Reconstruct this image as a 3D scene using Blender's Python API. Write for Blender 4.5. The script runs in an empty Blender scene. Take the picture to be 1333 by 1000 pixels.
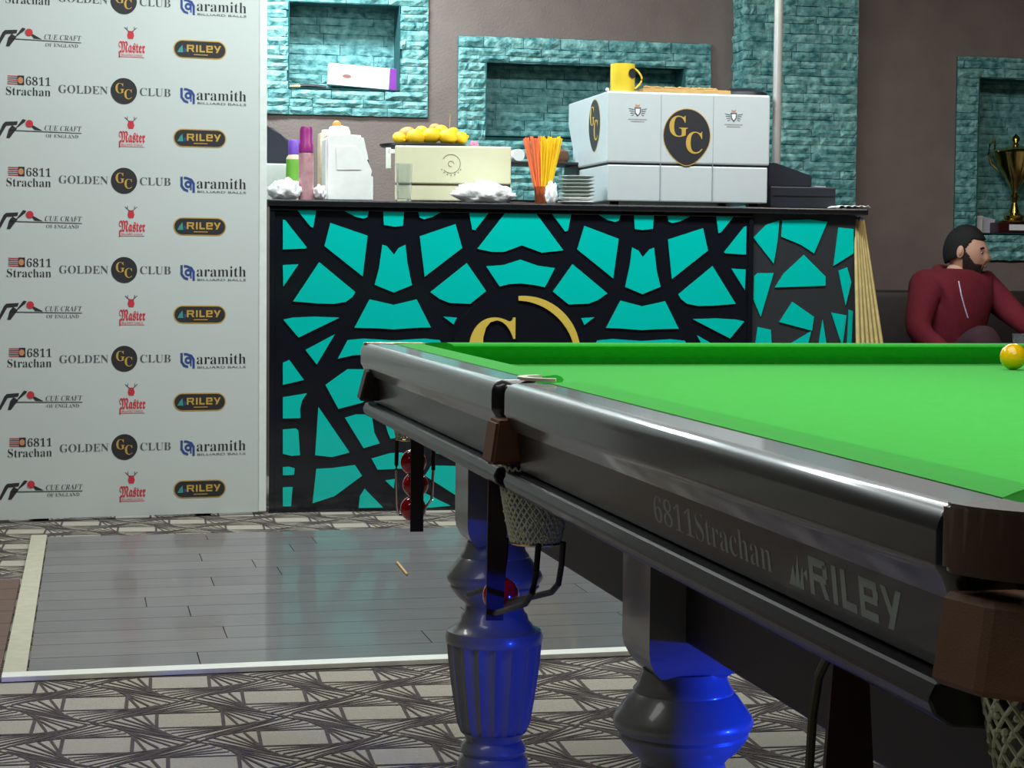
import bpy, bmesh, math, random
from mathutils import Vector, Matrix
random.seed(7)
PI = math.pi
scene = bpy.context.scene
C = scene.collection

# ------------------------------------------------------------------ camera
YAW = math.radians(12.0)          # the room's axes are the table's axes; the camera looks 12 degrees to the right of them
F = 2600.0; W = 1333.0; H = 1000.0
CAM = Vector((0, 0, 1.0))
pitch = math.atan2(148, F); roll = 0.0093
view = Vector((math.sin(YAW) * math.cos(pitch), math.cos(YAW) * math.cos(pitch), -math.sin(pitch)))
r0 = Vector((math.cos(YAW), -math.sin(YAW), 0)); u0 = r0.cross(view)
Rv = r0 * math.cos(roll) + u0 * math.sin(roll); Uv = Rv.cross(view)
cam_d = bpy.data.cameras.new('camera'); cam = bpy.data.objects.new('camera', cam_d); C.objects.link(cam)
cam_d.sensor_width = 36; cam_d.lens = F * 36 / W; cam_d.clip_start = 0.05
m = Matrix((Rv, Uv, -view)).transposed().to_4x4(); m.translation = CAM
cam.matrix_world = m
scene.camera = cam
# ------------------------------------------------------------------ world, exposure, lights
scene.view_settings.view_transform = 'Standard'; scene.view_settings.look = 'None'
scene.view_settings.gamma = 1; scene.view_settings.exposure = 0.25
try: scene.view_settings.use_curve_mapping = False
except Exception: pass
world = bpy.data.worlds.new('world'); scene.world = world; world.use_nodes = True
world.node_tree.nodes['Background'].inputs[0].default_value = (0.8, 0.9, 1, 1)
world.node_tree.nodes['Background'].inputs[1].default_value = 0.25

def area(name, loc, size, power, color=(1, 1, 1), rot=(0, 0, 0), spread=180):
    l = bpy.data.lights.new(name, 'AREA'); l.shape = 'RECTANGLE'; l.size = size[0]; l.size_y = size[1]
    l.energy = power; l.color = color; l.spread = math.radians(spread)
    o = bpy.data.objects.new(name, l); C.objects.link(o); o.location = loc; o.rotation_euler = rot
    return o
area('bar_ceiling_light', (1.8, 7.0, 3.05), (3.4, 0.35), 92, (0.90, 1, 1))
area('back_bar_light', (0.8, 8.9, 3.0), (1.2, 0.3), 76, (0.80, 0.95, 1))
area('banner_ceiling_light', (-0.6, 5.6, 3.05), (1.6, 0.4), 30, (0.96, 1, 0.97))
area('seating_ceiling_light', (3.9, 6.8, 3.05), (0.6, 0.6), 20, (1, 0.86, 0.76))
area('room_ceiling_light', (-1.2, 2.2, 3.05), (2.0, 0.6), 15, (1, 0.98, 0.95))
area('table_lamp_light', (1.30, 2.30, 1.95), (1.1, 3.3), 27, (1, 1, 0.95), spread=165)
bl = bpy.data.lights.new('blue_floor_light', 'SPOT'); bl.energy = 95; bl.color = (0.01, 0.05, 1); bl.spot_size = math.radians(56); bl.spot_blend = 0.35; bl.shadow_soft_size = 0.05
blo = bpy.data.objects.new('blue_floor_light', bl); C.objects.link(blo); blo.location = (1.55, 1.80, 0.44)
blo.rotation_euler = (Vector((0.72, 2.58, 0.14)) - blo.location).to_track_quat('-Z', 'Y').to_euler()

# ------------------------------------------------------------------ measuring helpers (camera ray meets a plane of the room)
def ray(x, y): return view + Rv * ((x - 666.5) / F) + Uv * ((500 - y) / F)
def onY(x, y, Y): d = ray(x, y); return CAM + d * ((Y - CAM.y) / d.y)
def onX(x, y, X): d = ray(x, y); return CAM + d * ((X - CAM.x) / d.x)
def onZ(x, y, Z=0.0): d = ray(x, y); return CAM + d * ((Z - CAM.z) / d.z)

# ------------------------------------------------------------------ materials
def lin(c):
    c = c / 255.0
    return c / 12.92 if c <= 0.04045 else ((c + 0.055) / 1.055) ** 2.4
def rgb(r, g, b): return (lin(r), lin(g), lin(b), 1)
MATS = {}
def mat(name, col, rough=0.5, metal=0.0, var=0.0, vscale=20.0, bump=0.0, bscale=60.0, col2=None, stretch=(1, 1, 1), coat=0.0,
        trans=0.0, emit=0.0, spec=0.5, detail=4.0, contrast=0.5, ior=1.45, coords='Object', sheen=0.0):
    if name in MATS: return MATS[name]
    M = bpy.data.materials.new(name); M.use_nodes = True; nt = M.node_tree; b = nt.nodes['Principled BSDF']
    c = rgb(*col); b.inputs['Base Color'].default_value = c
    b.inputs['Roughness'].default_value = rough; b.inputs['Metallic'].default_value = metal
    b.inputs['Coat Weight'].default_value = coat; b.inputs['Coat Roughness'].default_value = 0.08
    b.inputs['Transmission Weight'].default_value = trans; b.inputs['IOR'].default_value = ior
    b.inputs['Specular IOR Level'].default_value = spec
    b.inputs['Sheen Weight'].default_value = sheen
    if emit: b.inputs['Emission Color'].default_value = c; b.inputs['Emission Strength'].default_value = emit
    mp = nt.nodes.new('ShaderNodeMapping')
    if coords == 'World': tc = nt.nodes.new('ShaderNodeNewGeometry'); nt.links.new(tc.outputs['Position'], mp.inputs[0])
    else: tc = nt.nodes.new('ShaderNodeTexCoord'); nt.links.new(tc.outputs[coords], mp.inputs[0])
    mp.inputs['Scale'].default_value = stretch
    n = nt.nodes.new('ShaderNodeTexNoise'); n.inputs['Scale'].default_value = vscale; n.inputs['Detail'].default_value = detail
    nt.links.new(mp.outputs[0], n.inputs['Vector'])
    r = nt.nodes.new('ShaderNodeValToRGB'); nt.links.new(n.outputs[0], r.inputs[0])
    r.color_ramp.elements[0].position = 0.5 - contrast / 2 + 0.0; r.color_ramp.elements[1].position = 0.5 + contrast / 2
    if col2 is None:
        v = var if var else 0.06
        r.color_ramp.elements[0].color = (c[0] * (1 - v), c[1] * (1 - v), c[2] * (1 - v), 1)
        r.color_ramp.elements[1].color = (min(1, c[0] * (1 + v)), min(1, c[1] * (1 + v)), min(1, c[2] * (1 + v)), 1)
    else:
        r.color_ramp.elements[0].color = c; r.color_ramp.elements[1].color = rgb(*col2)
    nt.links.new(r.outputs[0], b.inputs['Base Color'])
    if bump:
        n2 = nt.nodes.new('ShaderNodeTexNoise'); n2.inputs['Scale'].default_value = bscale; n2.inputs['Detail'].default_value = 5
        nt.links.new(mp.outputs[0], n2.inputs['Vector'])
        bp = nt.nodes.new('ShaderNodeBump'); bp.inputs['Strength'].default_value = bump; bp.inputs['Distance'].default_value = 0.01
        nt.links.new(n2.outputs[0], bp.inputs['Height']); nt.links.new(bp.outputs[0], b.inputs['Normal'])
    MATS[name] = M; return M

m_wall = mat('wall_paint', (126, 111, 105), 0.85, bump=0.25, bscale=90, var=0.12, vscale=5)
m_wall_side = mat('side_wall_paint', (46, 41, 40), 0.85, var=0.1, bump=0.2, bscale=60)
m_ceiling = mat('ceiling_paint', (120, 118, 115), 0.9)
m_carpet = mat('carpet_pile', (186, 177, 162), 0.97, var=0.10, vscale=140, bump=0.6, bscale=500, sheen=0.1)
m_carpet_line = mat('carpet_line_pile', (90, 78, 77), 0.97, var=0.35, vscale=120, bump=0.6, bscale=500)
m_plank = mat('grey_plank', (96, 89, 91), 0.3, col2=(120, 112, 112), vscale=3, stretch=(1, 14, 1), bump=0.08, bscale=25, coat=0.35)
m_plank2 = mat('grey_plank_dark', (90, 84, 86), 0.33, col2=(112, 105, 106), vscale=3.4, stretch=(1, 14, 1), bump=0.08, bscale=25, coat=0.35)
m_brownplank = mat('brown_plank', (72, 48, 38), 0.4, col2=(112, 78, 60), vscale=4, stretch=(1, 12, 1), bump=0.1)
m_beige = mat('beige_strip', (188, 182, 160), 0.5, var=0.1, vscale=30)
m_whitetrim = mat('white_trim', (232, 232, 222), 0.45)
m_stone = mat('turquoise_stone', (44, 112, 114), 0.6, col2=(150, 200, 196), vscale=26, contrast=0.36, bump=0.6, bscale=60, detail=10, coords='World')
m_stone2 = mat('turquoise_stone_deep', (40, 106, 110), 0.6, col2=(132, 186, 184), vscale=24, contrast=0.4, bump=0.6, bscale=60, detail=10, coords='World')
m_grout = mat('stone_grout', (34, 88, 90), 0.9, var=0.2)
m_banner = mat('banner_vinyl', (200, 206, 203), 0.5, var=0.02, vscale=3)
m_banner_edge = mat('banner_edge', (226, 230, 226), 0.5)
m_ink = mat('print_black', (44, 42, 46), 0.6)
m_inkgrey = mat('print_grey', (84, 86, 90), 0.6)
m_inkred = mat('print_red', (200, 50, 62), 0.6)
m_inkblue = mat('print_blue', (48, 72, 136), 0.6)
m_inkgold = mat('print_gold', (196, 158, 70), 0.55)
m_inkteal = mat('print_teal', (60, 150, 140), 0.6)
m_inkorange = mat('print_orange', (206, 140, 96), 0.6)
m_blackgloss = mat('black_gloss_panel', (22, 24, 31), 0.12, coat=0.5)
m_blacktop = mat('black_counter', (24, 24, 28), 0.25, coat=0.4)
m_teal = mat('teal_acrylic', (0, 196, 184), 0.18, var=0.03, vscale=2, coat=0.5)
m_greypanel = mat('grey_side_panel', (52, 54, 58), 0.3)
m_gold = mat('polished_gold', (250, 216, 96), 0.35, metal=0.35)
m_brass = mat('brass', (225, 200, 150), 0.25, metal=0.9)
m_goldcup = mat('trophy_gold', (214, 188, 112), 0.16, metal=1.0)
m_tablewood = mat('ebony_wood', (13, 12, 14), 0.38, col2=(20, 18, 20), vscale=8, stretch=(6, 1, 6), coat=0.7)
m_apron = mat('ebony_apron', (12, 11, 12), 0.38, col2=(20, 17, 18), vscale=6, stretch=(6, 1, 6), coat=0.25)
m_under = mat('dark_underframe', (26, 22, 24), 0.5, col2=(40, 33, 33), vscale=6, stretch=(5, 1, 5))
m_leg = mat('leg_grey_lacquer', (118, 120, 120), 0.34, var=0.08, vscale=6, coat=0.4)
m_cloth = mat('green_baize', (30, 180, 36), 0.95, var=0.07, vscale=60, bump=0.15, bscale=900, sheen=0.25, spec=0.2)
m_leather = mat('brown_leather', (112, 78, 54), 0.6, var=0.12, vscale=30, bump=0.12, bscale=700)
m_leatherdark = mat('dark_leather', (30, 20, 17), 0.45, var=0.2, vscale=30, bump=0.2, bscale=150)
m_strap = mat('strap_leather', (40, 26, 24), 0.55, var=0.2, vscale=20)
m_net = mat('pocket_net_cord', (205, 210, 180), 0.35)
m_wire = mat('black_rubber_wire', (26, 27, 28), 0.4)
m_chrome = mat('chrome', (205, 205, 205), 0.15, metal=1.0)
m_red = mat('red_ball', (180, 12, 18), 0.12, coat=0.6)
m_yellow = mat('yellow_ball', (255, 190, 0), 0.12, coat=0.6)
m_letter = mat('silver_letter', (150, 160, 158), 0.5)
m_letterdim = mat('dim_silver_letter', (140, 146, 144), 0.55)
m_machine = mat('white_machine_shell', (196, 202, 204), 0.3, var=0.02, coat=0.3)
m_machinedark = mat('machine_seam', (40, 42, 46), 0.5)
m_logodark = mat('logo_dark', (50, 50, 54), 0.4)
m_cream = mat('cream_shell', (222, 218, 184), 0.35, var=0.02)
m_white = mat('white_plastic', (238, 240, 236), 0.35)
m_offwhite = mat('offwhite_plastic', (226, 206, 180), 0.4)
m_tissue = mat('white_tissue', (240, 240, 240), 0.8, bump=0.4, bscale=60)
m_glass = mat('clear_glass', (235, 240, 240), 0.05, trans=0.95, ior=1.45)
m_porcelain = mat('grey_porcelain', (176, 186, 180), 0.3)
m_mug = mat('yellow_mug_glaze', (232, 200, 60), 0.25, coat=0.3)
m_wood = mat('light_wood', (196, 156, 96), 0.6, var=0.2, vscale=20, stretch=(1, 8, 8))
m_orange = mat('orange_plastic', (250, 150, 70), 0.4)
m_strawo = mat('orange_straw', (250, 132, 84), 0.35)
m_strawy = mat('yellow_straw', (252, 204, 40), 0.35)
m_purple = mat('purple_plastic', (150, 40, 120), 0.35)
m_violet = mat('violet_plastic', (120, 80, 190), 0.4)
m_greenlabel = mat('green_label', (120, 190, 70), 0.5)
m_pinkcan = mat('pink_can', (196, 160, 160), 0.35, col2=(170, 110, 125), vscale=30)
m_darkcloth = mat('dark_plastic', (44, 46, 58), 0.5)
m_lemon = mat('lemon_skin', (246, 200, 30), 0.45, bump=0.3, bscale=300, var=0.08)
m_orangeskin = mat('orange_skin', (224, 140, 60), 0.5, bump=0.3, bscale=300, var=0.12)
m_pos = mat('charcoal_plastic', (44, 46, 54), 0.4)
m_pole = mat('pole_steel', (225, 220, 216), 0.3, metal=0.5)
m_cue = mat('ash_cue_wood', (196, 176, 120), 0.3, var=0.15, vscale=30)
m_cuedark = mat('cue_butt_ebony', (40, 28, 22), 0.3)
m_skin = mat('skin', (204, 158, 136), 0.55, var=0.06)
m_hair = mat('black_hair', (13, 11, 12), 0.75, var=0.3, vscale=60, bump=0.5, bscale=200)
m_beard = mat('beard_hair', (44, 32, 30), 0.85, var=0.3, vscale=80, bump=0.5, bscale=250)
m_hoodie = mat('maroon_hoodie', (104, 22, 38), 0.9, var=0.14, vscale=12, bump=0.3, bscale=30)
m_trouser = mat('plum_trousers', (58, 34, 42), 0.9, var=0.15, vscale=12)
m_shoe = mat('dark_shoe', (30, 28, 30), 0.6)
m_sofa = mat('dark_sofa_leather', (38, 30, 30), 0.55, var=0.15)
m_eye = mat('eye_dark', (20, 14, 12), 0.2)
m_eyewhite = mat('eye_white', (220, 215, 210), 0.3)
m_lip = mat('lip_skin', (160, 96, 88), 0.5)
m_pink = mat('pink_paper', (240, 130, 170), 0.6)
m_paper = mat('white_paper', (236, 236, 236), 0.7)
m_plinth = mat('trophy_plinth', (60, 20, 22), 0.3, coat=0.3)
m_card = mat('lilac_card', (206, 204, 226), 0.6)

# ------------------------------------------------------------------ mesh helpers
def box(bm, c, s, rz=0.0, bev=0.0):
    M = Matrix.Translation(c) @ Matrix.Rotation(rz, 4, 'Z') @ Matrix.Diagonal((s[0], s[1], s[2], 1))
    r = bmesh.ops.create_cube(bm, size=1, matrix=M)
    if bev:
        es = list({e for v in r['verts'] for e in v.link_edges})
        bmesh.ops.bevel(bm, geom=es, offset=bev, segments=2, profile=0.5, affect='EDGES')
def bx(bm, x0, x1, y0, y1, z0, z1, bev=0.0):
    box(bm, ((x0 + x1) / 2, (y0 + y1) / 2, (z0 + z1) / 2), (abs(x1 - x0), abs(y1 - y0), abs(z1 - z0)), 0, bev)
def lathe(bm, prof, c=(0, 0, 0), n=32, flute=None, close=True):
    rings = []
    for (r, z) in prof:
        ring = []
        for i in range(n):
            a = 2 * PI * i / n; rr = r
            if flute: rr = r * flute(a, z)
            ring.append(bm.verts.new((c[0] + rr * math.cos(a), c[1] + rr * math.sin(a), c[2] + z)))
        rings.append(ring)
    for k in range(len(rings) - 1):
        for i in range(n):
            j = (i + 1) % n
            bm.faces.new((rings[k][i], rings[k][j], rings[k + 1][j], rings[k + 1][i]))
    if close:
        if prof[0][0] > 1e-5: bm.faces.new(list(reversed(rings[0])))
        if prof[-1][0] > 1e-5: bm.faces.new(rings[-1])
def tube(bm, pts, r, n=8, r1=None):
    pts = [Vector(p) for p in pts]; rings = []
    up = Vector((0, 0, 1))
    for i, p in enumerate(pts):
        if i == 0: t = pts[1] - p
        elif i == len(pts) - 1: t = p - pts[i - 1]
        else: t = (pts[i + 1] - pts[i - 1])
        t.normalize(); a = t.cross(up)
        if a.length < 1e-3: a = t.cross(Vector((1, 0, 0)))
        a.normalize(); b = t.cross(a)
        rr = r if r1 is None else r + (r1 - r) * i / (len(pts) - 1)
        rings.append([bm.verts.new(p + (a * math.cos(2 * PI * k / n) + b * math.sin(2 * PI * k / n)) * rr) for k in range(n)])
    for k in range(len(rings) - 1):
        for i in range(n):
            j = (i + 1) % n; bm.faces.new((rings[k][i], rings[k][j], rings[k + 1][j], rings[k + 1][i]))
    bm.faces.new(list(reversed(rings[0]))); bm.faces.new(rings[-1])
def prism(bm, poly, fn, d0, d1):
    """poly: 2-D points; fn(a,b,d) gives a 3-D point; extruded from d0 to d1"""
    A = [bm.verts.new(fn(a, b, d0)) for a, b in poly]; B = [bm.verts.new(fn(a, b, d1)) for a, b in poly]
    n = len(poly)
    bm.faces.new(A); bm.faces.new(list(reversed(B)))
    for i in range(n):
        j = (i + 1) % n; bm.faces.new((A[j], A[i], B[i], B[j]))
def sphere(bm, c, r, s=(1, 1, 1), u=20, v=12):
    M = Matrix.Translation(c) @ Matrix.Diagonal((r * s[0], r * s[1], r * s[2], 1))
    bmesh.ops.create_uvsphere(bm, u_segments=u, v_segments=v, radius=1, matrix=M)
def mesh_of(name, bm, m, smooth=False):
    bmesh.ops.recalc_face_normals(bm, faces=bm.faces[:])
    me = bpy.data.meshes.new(name); bm.to_mesh(me); bm.free()
    if isinstance(m, (list, tuple)):
        for q in m: me.materials.append(q)
    else: me.materials.append(m)
    if smooth:
        me.polygons.foreach_set('use_smooth', [True] * len(me.polygons))
        if smooth != 'all': me.set_sharp_from_angle(angle=math.radians(38))
    return me
def obj(name, bm, m, parent=None, smooth=False, loc=None):
    me = mesh_of(name, bm, m, smooth) if isinstance(bm, bmesh.types.BMesh) else bm
    o = bpy.data.objects.new(name, me); C.objects.link(o)
    if parent is not None: o.parent = parent
    if loc is not None: o.location = loc
    return o
def setp(o, label=None, cat=None, group=None, kind=None):
    if label: o['label'] = label
    if cat: o['category'] = cat
    if group: o['group'] = group
    if kind: o['kind'] = kind
    return o
def thing(name, label, cat, loc=(0, 0, 0), rz=0, group=None):
    o = bpy.data.objects.new(name, None); C.objects.link(o); o.location = loc; o.rotation_euler = (0, 0, rz); o.empty_display_size = 0.1
    return setp(o, label, cat, group)
def struct_empty(name):
    o = bpy.data.objects.new(name, None); C.objects.link(o); o['kind'] = 'structure'; return o
def nb(): return bmesh.new()

SERIF_BOLD = {}
def serif(s):
    out = ''
    for ch in s:
        if 'A' <= ch <= 'Z': out += chr(0x1D400 + ord(ch) - 65)
        elif 'a' <= ch <= 'z': out += chr(0x1D41A + ord(ch) - 97)
        elif '0' <= ch <= '9': out += chr(0x1D7CE + ord(ch) - 48)
        else: out += ch
    return out
def fraktur(s):
    return ''.join(chr(0x1D56C + ord(c) - 65) if 'A' <= c <= 'Z' else chr(0x1D586 + ord(c) - 97) if 'a' <= c <= 'z' else c for c in s)
TXT = {}
def text_polys(s, ext=0.0, off=0.0):
    """flat lettering as mesh data, normalised to a box 0..1 x 0..1; returns verts, faces"""
    key = (s, off)
    if key in TXT: return TXT[key]
    cu = bpy.data.curves.new('lettering', 'FONT'); cu.body = s; cu.size = 1; cu.resolution_u = 4; cu.offset = off
    o = bpy.data.objects.new('lettering', cu); C.objects.link(o)
    dg = bpy.context.evaluated_depsgraph_get(); me = bpy.data.meshes.new_from_object(o.evaluated_get(dg))
    vs = [tuple(v.co) for v in me.vertices]; fs = [tuple(p.vertices) for p in me.polygons]
    C.objects.unlink(o); bpy.data.objects.remove(o); bpy.data.meshes.remove(me)
    x0 = min(v[0] for v in vs); x1 = max(v[0] for v in vs); y0 = min(v[1] for v in vs); y1 = max(v[1] for v in vs)
    vs = [((v[0] - x0) / (x1 - x0), (v[1] - y0) / (y1 - y0)) for v in vs]
    TXT[key] = (vs, fs); return TXT[key]
def add_text(bm, s, x0, x1, y0, y1, fn, mi=0, off=0.0, slant=0.0):
    vs, fs = text_polys(s, off=off)
    V = [bm.verts.new(fn(x0 + (x1 - x0) * a + slant * (y1 - y0) * b, y0 + (y1 - y0) * b)) for a, b in vs]
    for f in fs:
        try: bm.faces.new([V[i] for i in f]).material_index = mi
        except ValueError: pass
def add_poly(bm, pts, fn, mi=0):
    f = bm.faces.new([bm.verts.new(fn(a, b)) for a, b in pts]); f.material_index = mi
def add_disc(bm, cx, cy, rx, ry, fn, mi=0, n=32, a0=0, a1=2 * PI):
    add_poly(bm, [(cx + rx * math.cos(a0 + (a1 - a0) * i / n), cy + ry * math.sin(a0 + (a1 - a0) * i / n)) for i in range(n)], fn, mi)
def add_arc(bm, cx, cy, r0_, r1_, a0, a1, fn, mi=0, n=24, taper=None):
    """arc band from inner radius r0_ to outer r1_"""
    P = []
    for i in range(n + 1):
        t = i / n; a = a0 + (a1 - a0) * t; k = taper(t) if taper else 1.0
        mid = (r0_ + r1_) / 2; hw = (r1_ - r0_) / 2 * k
        P.append((bm.verts.new(fn(cx + (mid - hw) * math.cos(a), cy + (mid - hw) * math.sin(a))), bm.verts.new(fn(cx + (mid + hw) * math.cos(a), cy + (mid + hw) * math.sin(a)))))
    for i in range(n):
        f = bm.faces.new((P[i][0], P[i][1], P[i + 1][1], P[i + 1][0])); f.material_index = mi
def flatobj(name, bm, m, parent, thick=0.0):
    me = bpy.data.meshes.new(name); 
    if thick:
        r = bmesh.ops.extrude_face_region(bm, geom=bm.faces[:])
        vv = [e for e in r['geom'] if isinstance(e, bmesh.types.BMVert)]
        bmesh.ops.translate(bm, verts=vv, vec=(0, -thick, 0)); bmesh.ops.recalc_face_normals(bm, faces=bm.faces[:])
    bm.to_mesh(me); bm.free()
    for q in (m if isinstance(m, (list, tuple)) else [m]): me.materials.append(q)
    o = bpy.data.objects.new(name, me); C.objects.link(o)
    if parent is not None: o.parent = parent
    return o

# ================================================================== THE SETTING
WY = 9.60      # back wall
bm = nb(); bx(bm, -3.5, 6.5, -2.5, WY + 0.4, -0.1, 0.0)
floor = setp(obj('floor', bm, m_carpet), kind='structure')
bm = nb(); bx(bm, -3.5, 6.5, -2.5, WY + 0.4, 3.2, 3.3); setp(obj('ceiling', bm, m_ceiling), kind='structure')
bm = nb(); bx(bm, -3.6, -3.5, -2.5, WY + 0.4, 0, 3.2); setp(obj('wall_left', bm, m_wall_side), kind='structure')
bm = nb(); bx(bm, 6.5, 6.6, -2.5, WY + 0.4, 0, 3.2); setp(obj('wall_right', bm, m_wall_side), kind='structure')
bm = nb(); bx(bm, -3.5, 6.5, -2.6, -2.5, 0, 3.2); setp(obj('wall_front', bm, m_wall_side), kind='structure')

def P2(px, py, Y=WY): p = onY(px, py, Y); return p.x, p.z
n1 = dict(x0=P2(322, 60)[0], x1=P2(557, 60)[0], z0=P2(450, 151)[1], z1=P2(450, -30)[1])
o1 = dict(x0=P2(375, 60)[0], x1=P2(520, 60)[0], z0=P2(450, 117)[1], z1=P2(450, 4)[1])
n2 = dict(x0=P2(596, 60)[0], x1=P2(925, 60)[0], z0=P2(760, 262)[1], z1=P2(760, 52)[1])
o2 = dict(x0=P2(632, 60)[0], x1=P2(891, 60)[0], z0=P2(760, 180)[1], z1=P2(760, 83)[1])
n4 = dict(x0=P2(1245, 100)[0], x1=P2(1450, 100)[0], z0=P2(1290, 339)[1], z1=P2(1290, 75)[1])
o4 = dict(x0=P2(1273, 100)[0], x1=P2(1422, 100)[0], z0=P2(1290, 304)[1], z1=P2(1290, 101)[1])
ND = 0.16
# wall with three recesses: strips between the openings
bm = nb()
xs = [-3.5, o1['x0'], o1['x1'], o2['x0'], o2['x1'], o4['x0'], o4['x1'], 6.5]
ops = {1: o1, 3: o2, 5: o4}
for i in range(7):
    if i in ops:
        o = ops[i]; bx(bm, xs[i], xs[i + 1], WY, WY + ND, 0, o['z0']); bx(bm, xs[i], xs[i + 1], WY, WY + ND, o['z1'], 3.2)
    else: bx(bm, xs[i], xs[i + 1], WY, WY + ND, 0, 3.2)
bx(bm, -3.5, 6.5, WY + ND, WY + ND + 0.1, 0, 3.2)
setp(obj('wall_back', bm, m_wall), kind='structure')

# stone cladding: pool of split-faced strips, shared mesh data
def stone_mesh(k, m):
    bm = nb(); nx, nz = 5, 2
    rnd = random.Random(k); V = {}
    for i in range(nx + 1):
        for j in range(nz + 1):
            edge = i in (0, nx) or j in (0, nz)
            y = -1.0 * (0.55 if edge else 0.8 + 0.4 * rnd.random()) + (rnd.random() - 0.5) * 0.2
            V[i, j] = bm.verts.new((i / nx - 0.5 + (0 if i in (0, nx) else (rnd.random() - .5) * .1), y, j / nz - 0.5 + (rnd.random() - .5) * (0.12 if edge else 0.2)))
    for i in range(nx):
        for j in range(nz): bm.faces.new((V[i, j], V[i + 1, j], V[i + 1, j + 1], V[i, j + 1]))
    B = {}
    for i in range(nx + 1):
        for j in (0, nz): B[i, j] = bm.verts.new((i / nx - 0.5, 0.0, j / nz - 0.5))
    for i in range(nx):
        bm.faces.new((V[i, 0], V[i + 1, 0], B[i + 1, 0], B[i, 0])); bm.faces.new((V[i, nz], V[i + 1, nz], B[i + 1, nz], B[i, nz]))
    for i in (0, nx): bm.faces.new([V[i, 0], V[i, 1], V[i, 2], B[i, 2], B[i, 0]])
    return mesh_of('stone', bm, m)
POOL = [stone_mesh(k, m_stone if k % 3 else m_stone2) for k in range(12)]
POOLD = [stone_mesh(50 + k, m_stone2) for k in range(6)]
def clad(parent, x0, x1, z0, z1, y, hole=None, pool=POOL, side=None, lo=0.10, hi=0.27, proud=0.016):
    z = z0
    while z < z1 - 0.012:
        h = random.uniform(0.034, 0.052)
        if z + h > z1 - 0.02: h = z1 - z
        x = x0 - random.uniform(0, 0.1)
        while x < x1 - 0.001:
            w = random.uniform(lo, hi); a, b = max(x, x0), min(x + w, x1); x += w
            if x1 - x < 0.05: b = x1; x = x1
            segs = [(a, b)]
            if hole and z + h * 0.5 > hole['z0'] and z + h * 0.5 < hole['z1']:
                segs = []
                if a < hole['x0']: segs.append((a, min(b, hole['x0'])))
                if b > hole['x1']: segs.append((max(a, hole['x1']), b))
            for (a, b) in segs:
                if b - a < 0.012: continue
                o = bpy.data.objects.new('stone', random.choice(pool)); C.objects.link(o); o.parent = parent
                if side is None: o.location = ((a + b) / 2, y, z + h / 2)
                else: o.location = (side, (a + b) / 2, z + h / 2); o.rotation_euler = (0, 0, -PI / 2)
                o.scale = ((b - a) * 0.985, random.uniform(0.7, 1.25) * proud, h * 0.95)
        z += h
for k, (n, o) in enumerate(((n1, o1), (n2, o2), (n4, o4))):
    t = struct_empty('trim_%d' % (k + 1))
    bm = nb(); e = 0.004
    bx(bm, n['x0'], o['x0'], WY - e * 2, WY - 0.0005, n['z0'], n['z1']); bx(bm, o['x1'], n['x1'], WY - e * 2, WY - 0.0005, n['z0'], n['z1'])
    bx(bm, o['x0'], o['x1'], WY - e * 2, WY - 0.0005, n['z0'], o['z0']); bx(bm, o['x0'], o['x1'], WY - e * 2, WY - 0.0005, o['z1'], n['z1'])
    bx(bm, o['x0'], o['x1'], WY + ND - e * 2, WY + ND - 0.0005, o['z0'], o['z1'])
    for q in ((o['x0'] + 0.0005, o['x0'] + 0.004, o['z0'], o['z1']), (o['x1'] - 0.004, o['x1'] - 0.0005, o['z0'], o['z1']), (o['x0'] + 0.0005, o['x1'] - 0.0005, o['z0'] + 0.0005, o['z0'] + 0.003), (o['x0'] + 0.0005, o['x1'] - 0.0005, o['z1'] - 0.004, o['z1'] - 0.0005)):
        bx(bm, q[0], q[1], WY - 0.02, WY + ND - 0.009, q[2], q[3])
    obj('grout_bed', bm, m_grout, t)
    clad(t, n['x0'], n['x1'], n['z0'], n['z1'], WY - 0.006, hole=o)
    clad(t, o['x0'], o['x1'], o['z0'], o['z1'], WY + ND - 0.006, pool=POOLD, lo=0.14, hi=0.32, proud=0.012)
# clad pillar
pf = WY - 0.16
px0 = P2(969, 100, pf)[0]; px1 = P2(1116, 100, pf)[0]
t = struct_empty('trim_4')
bm = nb(); bx(bm, px0, px1, pf, WY - 0.001, 0, 3.2); obj('pillar_core', bm, m_grout, t)
clad(t, px0 - 0.01, px1, 1.05, 2.42, pf, lo=0.12, hi=0.3)
clad(t, pf, WY, 1.05, 2.42, 0, side=px0, lo=0.12, hi=0.17)

# ---------------------------------------------------------------- carpet pattern (lines of dark pile), joined
bm = nb()
ang = math.radians(57.7) - YAW; lat = 0.290
a_ = Vector((math.cos(ang), math.sin(ang))) * lat; b_ = Vector((math.sin(ang), -math.cos(ang))) * lat
c487 = onZ(487, 928); base = Vector((c487.x, c487.y))
def fline(p, q, w):
    d = (q - p)
    d.normalize(); n = Vector((-d.y, d.x)) * w / 2
    z = 0.0010 + random.random() * 0.0008
    bm.faces.new([bm.verts.new((s.x, s.y, z)) for s in (p - n, q - n, q + n, p + n)])
for i in range(-16, 24):
    for j in range(-16, 24):
        c = base + a_ * i + b_ * j
        if not (-2.6 < c.x < 4.8 and 2.9 < c.y < 8.9): continue
        for k in range(4):
            ck, sk = ((1, 0), (0, 1), (-1, 0), (0, -1))[k]
            R2 = lambda p, q: c + a_ * (p * ck - q * sk) + b_ * (p * sk + q * ck)
            for h in range(7):
                t = h / 6; jt = random.uniform(-.012, .012)
                p1 = (0.345 + (0.50 - 0.345) * t ** 0.8, 0.02 - 0.42 * t ** 1.3 + jt); p2 = (-0.02 + 0.54 * t ** 0.9 + jt, 0.35 + 0.17 * t ** 0.8)
                fline(R2(*p1), R2(*p2), 0.0062 if h else 0.008)
cp = obj('carpet_pattern', bm, m_carpet_line, floor); cp['kind'] = 'stuff'

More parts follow.
